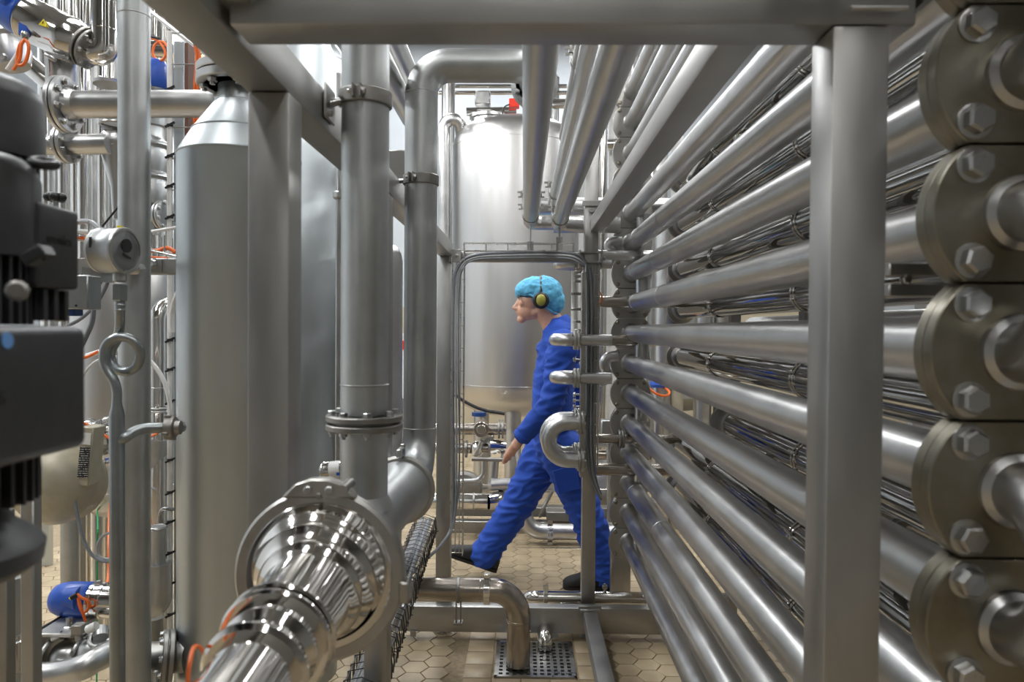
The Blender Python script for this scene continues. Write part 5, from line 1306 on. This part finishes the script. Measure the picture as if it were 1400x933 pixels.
obj('tube', MB().cyl(P(833, 606, 5.05), P(833, 640, 5.05), .02, seg=12), M_box, t)
cable('orange_lead', 'orange lead looping through the gap between long tubes, mid right', [P(862, 505, 4.9), P(880, 525, 4.7), P(888, 532, 4.7), P(900, 540, 4.7), P(912, 541, 4.8), P(915, 536, 4.9), P(906, 528, 5.0)], .008, M_orange)
t = thing('blue_capped_valve', 'upright rear valve with a small blue cap in the gap between long tubes', 'valve')
obj('cap', MB().lathe(P(900, 530, 5.0), (0, 0, 1), [(0, .05), (.02, .06), (.04, .055), (.05, .02)], 20), M_blue, t)
obj('stem', MB().cyl(V((P(900, 530, 5.0).x, 5.0, 0)), P(900, 530, 5.0), .04, seg=20), M_satin, t)
for n_, (px, hw) in enumerate([(905, 12), (925, 9), (960, 12), (985, 10)]):
    tag(obj('rear_upright', MB().cyl((P(px, 560, 5.2).x, 5.2, 0), (P(px, 560, 5.2).x, 5.2, 2.2), hw * .0052, seg=20), [M_satin, M_beige, M_satin, M_dark][n_]), 'upright pipe seen through the gaps beyond the stacked tubes, %s from the left' % ['first', 'second', 'third', 'fourth'][n_], 'pipe')

# ================================================================== the worker
YH = 4.04
Wp = lambda px, py, dy=0: P(px, py, YH + dy) 
# (positions are converted at the worker's own distance, offsets dy give the body its depth)
def W(px, py, dy=0):
    p = P(px, py, YH); return V((p.x, YH + dy, p.z))
def limb(mb, pts, rads, seg=20):
    pts = smooth_path(pts, 5)
    n = len(pts); m = len(rads) - 1; rr = []
    for i in range(n):
        f = i / (n - 1) * m; k = min(int(f), m - 1); rr.append(rads[k] * (1 - (f - k)) + rads[k + 1] * (f - k))
    mb.sweep(pts, rr, seg)
    mb.sphere(pts[0], rr[0] * .99, 16, 10); mb.sphere(pts[-1], rr[-1] * .99, 16, 10)
    return mb
def remesh(name, mb, vox, mat, parent, smooth=4, disp=None, dec=0):
    me = bpy.data.meshes.new(name); me.from_pydata(mb.v, [], mb.f)
    o = bpy.data.objects.new(name, me); COL.objects.link(o)
    bm = bmesh.new(); bm.from_mesh(me); bmesh.ops.remove_doubles(bm, verts=bm.verts, dist=1e-6); bmesh.ops.recalc_face_normals(bm, faces=bm.faces); bm.to_mesh(me); bm.free()
    m = o.modifiers.new('r', 'REMESH'); m.mode = 'VOXEL'; m.voxel_size = vox
    s = o.modifiers.new('s', 'SMOOTH'); s.factor = .5; s.iterations = smooth
    dg = bpy.context.evaluated_depsgraph_get()
    me2 = bpy.data.meshes.new_from_object(o.evaluated_get(dg))
    bpy.data.objects.remove(o)
    if disp:
        cs = [(v_.co.copy(), v_.normal.copy()) for v_ in me2.vertices]
        me2.vertices.foreach_set('co', [q for c_, n_ in cs for q in disp(c_, n_)])
    me2.polygons.foreach_set('use_smooth', [True] * len(me2.polygons))
    me2.materials.clear(); me2.materials.append(mat); me2.name = name
    o = bpy.data.objects.new(name, me2); COL.objects.link(o); attach(o, parent)
    return o
M_skin = plain('skin', (.70, .40, .29), .5, 0, .03, 90, .12); M_skin.node_tree.nodes['Principled BSDF'].inputs['Subsurface Weight'].default_value = .08
M_suit = plain('blue_coverall_cloth', (.014, .075, .46), .8, 0, .25, 420, .15)
M_net = plain('blue_hairnet', (.13, .50, .78), .75, 0, .4, 70, .2)
M_shoe = plain('shoe_rubber', (.02, .021, .024), .6, 0, .1, 60)
M_hair = plain('dark_hair', (.03, .02, .015), .7)
M_muff = plain('ear_muff_yellow', (.34, .32, .05), .45)
# --- body (one continuous mesh)
bd = MB()
hd = W(734, 410)                                  # head centre
sc = .00404
def Hh(dx, dz, dy=0): return hd + V((dx * sc, dy * sc, -dz * sc))
bd.sphere(Hh(3, -6), 1, 24, 16, (.100, .075, .088))            # skull
bd.sphere(Hh(-10, 2), 1, 24, 16, (.066, .062, .078))           # face
bd.sphere(Hh(-12, 14), 1, 20, 12, (.062, .054, .058), Matrix.Rotation(-.35, 3, 'Y'))          # jaw
bd.sphere(Hh(-21, 27), .0260, 14, 10, (1, 1.1, .85))              # chin
bd.sphere(Hh(-4, 18), 1, 16, 10, (.050, .054, .036))
limb(bd, [Hh(-24, -1), Hh(-26, 5), Hh(-30, 11)], [.0095, .0125, .0145], 12)   # nose
bd.sphere(Hh(-28, 13, -3), .0085, 10, 8); bd.sphere(Hh(-28, 13, 3), .0085, 10, 8)
for s in (-1, 1):
    limb(bd, [Hh(-25, -6.5, 2 * s), Hh(-24.5, -7.5, 6 * s), Hh(-21, -6.5, 11 * s)], [.007, .0085, .006], 10)   # brow
    bd.sphere(Hh(-19, 5, 10 * s), 1, 14, 10, (.022, .018, .02))      # cheek
limb(bd, [Hh(-24, 17.6, -5), Hh(-27.6, 17.4, 0), Hh(-24, 17.6, 5)], [.0045, .0068, .0045], 10)
limb(bd, [Hh(-23, 20.4, -4.5), Hh(-25.6, 20.4, 0), Hh(-23, 20.4, 4.5)], [.0045, .0070, .0045], 10)
limb(bd, [Hh(9, 14), W(752, 436), W(763, 458)], [.062, .062, .070])   # neck
for s in (-1, 1):
    bd.sphere(Hh(6, 3, 18.5 * s), 1, 12, 10, (.018, .008, .030))
limb(bd, [W(762, 480), W(760, 520), W(757, 560), W(760, 598)], [.10, .10, .095, .105])
def arm(mb, sh, el, wr, ra, lo=1.0): limb(mb, [sh, sh.lerp(el, .5), el, el.lerp(wr, .5), wr], [r_ * lo for r_ in ra])
SHn, ELn, WRn = W(769, 470, -.185), W(752, 545, -.25), W(712, 592, -.20)
SHf, ELf, WRf = W(768, 470, .185), W(790, 540, .25), W(803, 592, .22)
arm(bd, SHn, ELn, WRn, [.050, .044, .038, .034, .026]); arm(bd, SHf, ELf, WRf, [.050, .044, .038, .034, .026])
# hands
def hand(mb, wr, d, pn, th, s=1.0, curl=.5):
    """wr wrist, d pointing to fingers, pn palm normal, th side of the thumb"""
    d = d.normalized(); pn = pn.normalized(); th = th.normalized()
    limb(mb, [wr, wr + d * .045 * s], [.026 * s, .028 * s], 14)
    for q in (-1, 0, 1): limb(mb, [wr + d * .01 * s + th * q * .016 * s, wr + d * .085 * s + th * q * .024 * s], [.0175 * s, .0150 * s], 12)
    for q, L_ in enumerate((.074, .082, .076, .060)):
        b0 = wr + d * .085 * s + th * (.030 - q * .020) * s
        p = b0; a = curl * .5; pts = [p - d * .015 * s]
        for j in range(3):
            dd = d * math.cos(a) + pn * math.sin(a); pts.append(p); p = p + dd * L_ * s * (.45, .32, .23)[j]; a += curl
        pts.append(p)
        limb(mb, pts, [.0095 * s, .0098 * s, .0090 * s, .0084 * s, .0072 * s], 10)
    b0 = wr + d * .022 * s + th * .022 * s
    limb(mb, [b0, b0 + th * .022 * s + d * .026 * s + pn * .008 * s, b0 + th * .028 * s + d * .055 * s + pn * .016 * s, b0 + th * .020 * s + d * .078 * s + pn * .022 * s], [.015 * s, .012 * s, .0105 * s, .0085 * s], 10)
dn = (W(700, 611, -.19) - WRn).normalized()
hand(bd, WRn, dn, V((.35, 1, -.1)), V((-.75, -.1, -.45)).normalized(), 1.0, .42)
df = (W(806, 612, .22) - WRf).normalized()
hand(bd, WRf, df, V((.2, -1, 0)), V((-1, 0, 0)), 1.0, .45)
# legs
HPn, KNn, ANn = W(768, 612, -.09), W(800, 700, -.10), W(828, 776, -.08)
HPf, KNf, ANf = W(752, 612, .09), W(708, 695, .09), W(663, 762, .07)
for hp_, kn, an in ((HPn, KNn, ANn), (HPf, KNf, ANf)):
    limb(bd, [hp_, hp_.lerp(kn, .5), kn, kn.lerp(an, .4), an], [.085, .075, .058, .052, .036])
limb(bd, [ANn, W(815, 788, -.08), W(797, 792, -.08)], [.036, .034, .028]); limb(bd, [ANf, W(660, 769, .07), W(645, 764, .07)], [.036, .034, .028])
WK = thing('person', 'person in blue coveralls, light blue hairnet and ear muffs striding left behind the frame', 'person')
body = remesh('body', bd, .0052, M_skin, WK, 3)
# eyes
ey = MB()
for s in (-1, 1): ey.sphere(Hh(-21.5, -1.0, 7.2 * s), .0105, 14, 10)
obj('eyes', ey, M_white, body)
ir = MB()
for s in (-1, 1): ir.sphere(Hh(-23.6, -1.0, 7.4 * s), .0048, 10, 8)
obj('irises', ir, M_hair, body)
# --- coverall
cv_ = MB()
def torso(mb):
    rows = [(764, 436, .058, .074), (767, 446, .078, .130), (766, 456, .098, .172), (764, 472, .106, .188), (761, 492, .112, .190), (758, 515, .118, .180), (756, 540, .116, .170), (756, 565, .116, .168), (758, 590, .122, .172), (760, 612, .122, .172), (760, 628, .100, .150), (758, 640, .06, .10)]
    vs = []; fs = []; seg = 32
    for (px, py, ax_, ay_) in rows:
        c = W(px, py)
        for k in range(seg):
            a = 2 * PI * k / seg
            vs.append(c + V((ax_ * math.cos(a), ay_ * math.sin(a), -.12 * ax_ * math.cos(a) if py < 500 else 0)))
    n = len(rows)
    for i in range(n - 1):
        for k in range(seg):
            l = (k + 1) % seg; fs.append((i * seg + k, i * seg + l, (i + 1) * seg + l, (i + 1) * seg + k))
    fs.append(tuple(range(seg))); fs.append(tuple(range((n - 1) * seg, n * seg)))
    mb.add(vs, fs)
torso(cv_)
cv_.sphere(W(754, 480), 1, 20, 14, (.088, .145, .085)); cv_.sphere(W(780, 480), 1, 20, 14, (.075, .140, .080))
for (sh, el, wr) in ((SHn, ELn, WRn), (SHf, ELf, WRf)):
    limb(cv_, [sh, sh.lerp(el, .5), el, el.lerp(wr, .55), wr + (el - wr) * .06], [.082, .073, .064, .060, .046])
for i_, (hp_, kn, an) in enumerate(((HPn, KNn, ANn), (HPf, KNf, ANf))):
    limb(cv_, [hp_, hp_.lerp(kn, .35), hp_.lerp(kn, .7), kn, kn.lerp(an, .5), an + (an - kn) * .04], [.122, .118, .100, .092, .088, .080], 24)
from mathutils import noise as mnoise
FOLDC = ((ELn, .10), (ELf, .10), (KNn, .15), (KNf, .15), (W(752, 640), .16), (W(760, 590), .13), (ANn, .12), (ANf, .12), (W(745, 480, -.2), .12))
def folds(co, no):
    f = 0
    for c_, w_ in FOLDC:
        d = (co - c_).length
        f = max(f, math.exp(-(d / w_) ** 2))
    n1 = mnoise.noise(V((co.x * 9 + co.z * 7, co.y * 7, co.z * 24 - co.x * 9)))
    n2 = mnoise.noise(V((co.x * 20, co.y * 16, co.z * 42 + 5)))
    ridge = 1 - abs(n1) * 2.2
    return co + no * (ridge * .0105 * (.45 + f) + n2 * .004 * (.4 + f) - .004)
suit = remesh('coverall', cv_, .0075, M_suit, WK, 6, folds)
collar = MB()
cl_v = []; cl_f = []; SG = 30
for (rx, ry, dz) in ((.085, .105, -.035), (.070, .086, -.008), (.062, .074, .018), (.056, .068, .020), (.060, .074, -.006), (.070, .088, -.03)):
    for q in range(SG):
        a_ = 2 * PI * q / SG; cx_ = math.cos(a_)
        cl_v.append(W(761, 440) + V((rx * cx_ + .012 * (dz < 0), ry * math.sin(a_), dz + .022 * cx_)))
for i_ in range(5):
    for q in range(SG): cl_f.append((i_ * SG + q, i_ * SG + (q + 1) % SG, (i_ + 1) * SG + (q + 1) % SG, (i_ + 1) * SG + q))
collar.add(cl_v, cl_f)
obj('collar', collar, M_suit, suit)
def cuffring(c, d, r, m, name): obj(name, MB().ring(c, d, r - .016, r, .03, 28, .004), m, suit)
cuffring(WRn + (ELn - WRn) * .06, WRn - ELn, .050, M_suit, 'cuff'); cuffring(WRf + (ELf - WRf) * .06, WRf - ELf, .050, M_suit, 'cuff')
obj('pocket', MB().box(W(772, 645, -.215), (.12, .008, .13), Matrix.Rotation(-.3, 3, 'Y')), M_suit, suit, .003)
# --- shoes
def shoe(name, an, toe, heel, dirn, lift):
    """heel/toe points on the sole line"""
    mb = MB(); ax = (toe - heel).normalized(); L_ = (toe - heel).length; up = V((0, 0, 1)); up = (up - ax * up.dot(ax)).normalized(); sd = ax.cross(up)
    st = [(-.02, .028, .030), (0, .038, .050), (.06, .040, .062), (.12, .038, .064), (.17, .040, .046), (.22, .045, .036), (.26, .042, .031), (.285, .030, .025), (.297, .012, .018)]
    vs = []; fs = []; seg = 22
    for (d, w_, h_) in st:
        c = heel + ax * d * (L_ / .29)
        for k in range(seg):
            a = 2 * PI * k / seg
            z = math.sin(a)
            vs.append(c + sd * w_ * math.cos(a) + up * (h_ + (h_ * z if z > 0 else max(h_ * z * 1.6, -h_ + .002))))
    for i in range(len(st) - 1):
        for k in range(seg):
            l = (k + 1) % seg; fs.append((i * seg + k, i * seg + l, (i + 1) * seg + l, (i + 1) * seg + k))
    fs.append(tuple(range(seg))); fs.append(tuple(range((len(st) - 1) * seg, len(st) * seg)))
    mb.add(vs, fs)
    s_ = obj(name, mb, M_shoe, WK, ang=60)
    sm = MB()
    pr_ = []
    out = []
    for (d, w_, h_) in st: out.append((d * (L_ / .29), w_ + .003))
    poly = [(a_, b_) for a_, b_ in out] + [(a_, -b_) for a_, b_ in reversed(out)]
    sm.prism(poly, heel - up * .004, ax, sd, up, .016)
    obj('sole', sm, M_black, s_)
    obj('ankle_cuff', MB().cyl(heel + ax * .045 + up * .07, an + (an - heel - ax * .045) * .25, .043, .046, seg=22), M_shoe, s_)
heel_n = V((W(838, 790).x, YH - .08, .006)); toe_n = V((W(838, 790).x - .275, YH - .09, .006))
shoe('shoe', ANn, toe_n, heel_n, None, 0)
heel_f = W(674, 785, .07); heel_f.z = max(heel_f.z, .03); toe_f = heel_f + V((-.245, 0, .085)) * (.275 / .259)
shoe('shoe', ANf, toe_f, heel_f, None, 0)
# --- hairnet
hn = MB()
hn.sphere(Hh(10, -8), 1, 30, 20, (.104, .098, .100), Matrix.Rotation(.28, 3, 'Y'))
hn.sphere(Hh(-3, -14), 1, 26, 18, (.112, .086, .070), Matrix.Rotation(-.14, 3, 'Y'))
hn.sphere(Hh(22, 2), 1, 22, 16, (.066, .074, .078))
def puff(co, no):
    n1 = mnoise.noise(co * 38); n2 = mnoise.noise(co * 80)
    return co + no * (n1 * .006 + n2 * .003)
net = remesh('hairnet', hn, .006, M_net, WK, 4, puff)
obj('hairnet_band', MB().sweep(smooth_path([Hh(-26, -12, 4), Hh(-27, -11, 0), Hh(-26, -12, -4), Hh(-19, -9, -13), Hh(-6, -4, -20), Hh(8, 8, -21), Hh(22, 18, -16), Hh(30, 20, 0), Hh(22, 18, 16), Hh(8, 8, 21), Hh(-6, -4, 20), Hh(-19, -9, 13), Hh(-26, -12, 4)], 4), .006, 8), M_net, net)
# --- ear muffs
em = obj('ear_muffs', MB().sweep([Hh(5, -2, 24 * math.cos(a_)) + V((0, 0, .118 * math.sin(a_))) if math.sin(a_) >= 0 else Hh(5, -2, 24 * math.cos(a_)) for a_ in [PI * q / 20 for q in range(21)]], .0075, 8), M_black, WK)
for s in (-1, 1):
    c = Hh(5, 2, 21 * s)
    obj('cushion', MB().lathe(c, (0, s, 0), [(0, .036), (.004, .044), (.018, .045), (.026, .036)], 26), M_black, em)
    obj('muff_cup', MB().sphere(c + V((0, .026 * s, .002)), 1, 24, 14, (.026, .020, .032)), M_muff, em)
# --- glasses
gl = MB()
for s in (-1, 1):
    gl.cyl(Hh(-26, -2, 7 * s) , Hh(-22, -3, 19 * s), .0022, seg=6)
    gl.cyl(Hh(-22, -4, 19 * s), Hh(2, -2, 20.5 * s), .0032, seg=6)
    gl.cyl(Hh(-27, -4.5, 0), Hh(-22, -4.5, 19 * s), .0030, seg=6)
obj('glasses', gl, M_black, WK)
# ================================================================== put every thing's origin at its base
bpy.context.view_layer.update()
def kids(o): return [c for c in bpy.data.objects if c.parent is o]
CH = {}
for o in bpy.data.objects:
    if o.parent: CH.setdefault(o.parent.name, []).append(o)
done_me = set()
for o in [x for x in bpy.data.objects if x.parent is None and x.type in ('EMPTY', 'MESH')]:
    if o.get('no_rebase'): continue
    pts = []
    st = [o]
    while st:
        q = st.pop(); st += CH.get(q.name, [])
        if q.type == 'MESH': pts += [q.matrix_world @ V(b) for b in q.bound_box]
    if not pts: continue
    lo = [min(p[i] for p in pts) for i in range(3)]; hi = [max(p[i] for p in pts) for i in range(3)]
    loc = V(((lo[0] + hi[0]) / 2, (lo[1] + hi[1]) / 2, lo[2]))
    if o.type == 'MESH':
        if o.data.users > 1: continue
        o.data.transform(Matrix.Translation(-loc))
    o.location = loc
    for c in CH.get(o.name, []): c.matrix_parent_inverse = Matrix.Translation(-loc)
print('OBJECTS', len(bpy.data.objects), 'TOP', len([o for o in bpy.data.objects if o.parent is None]))
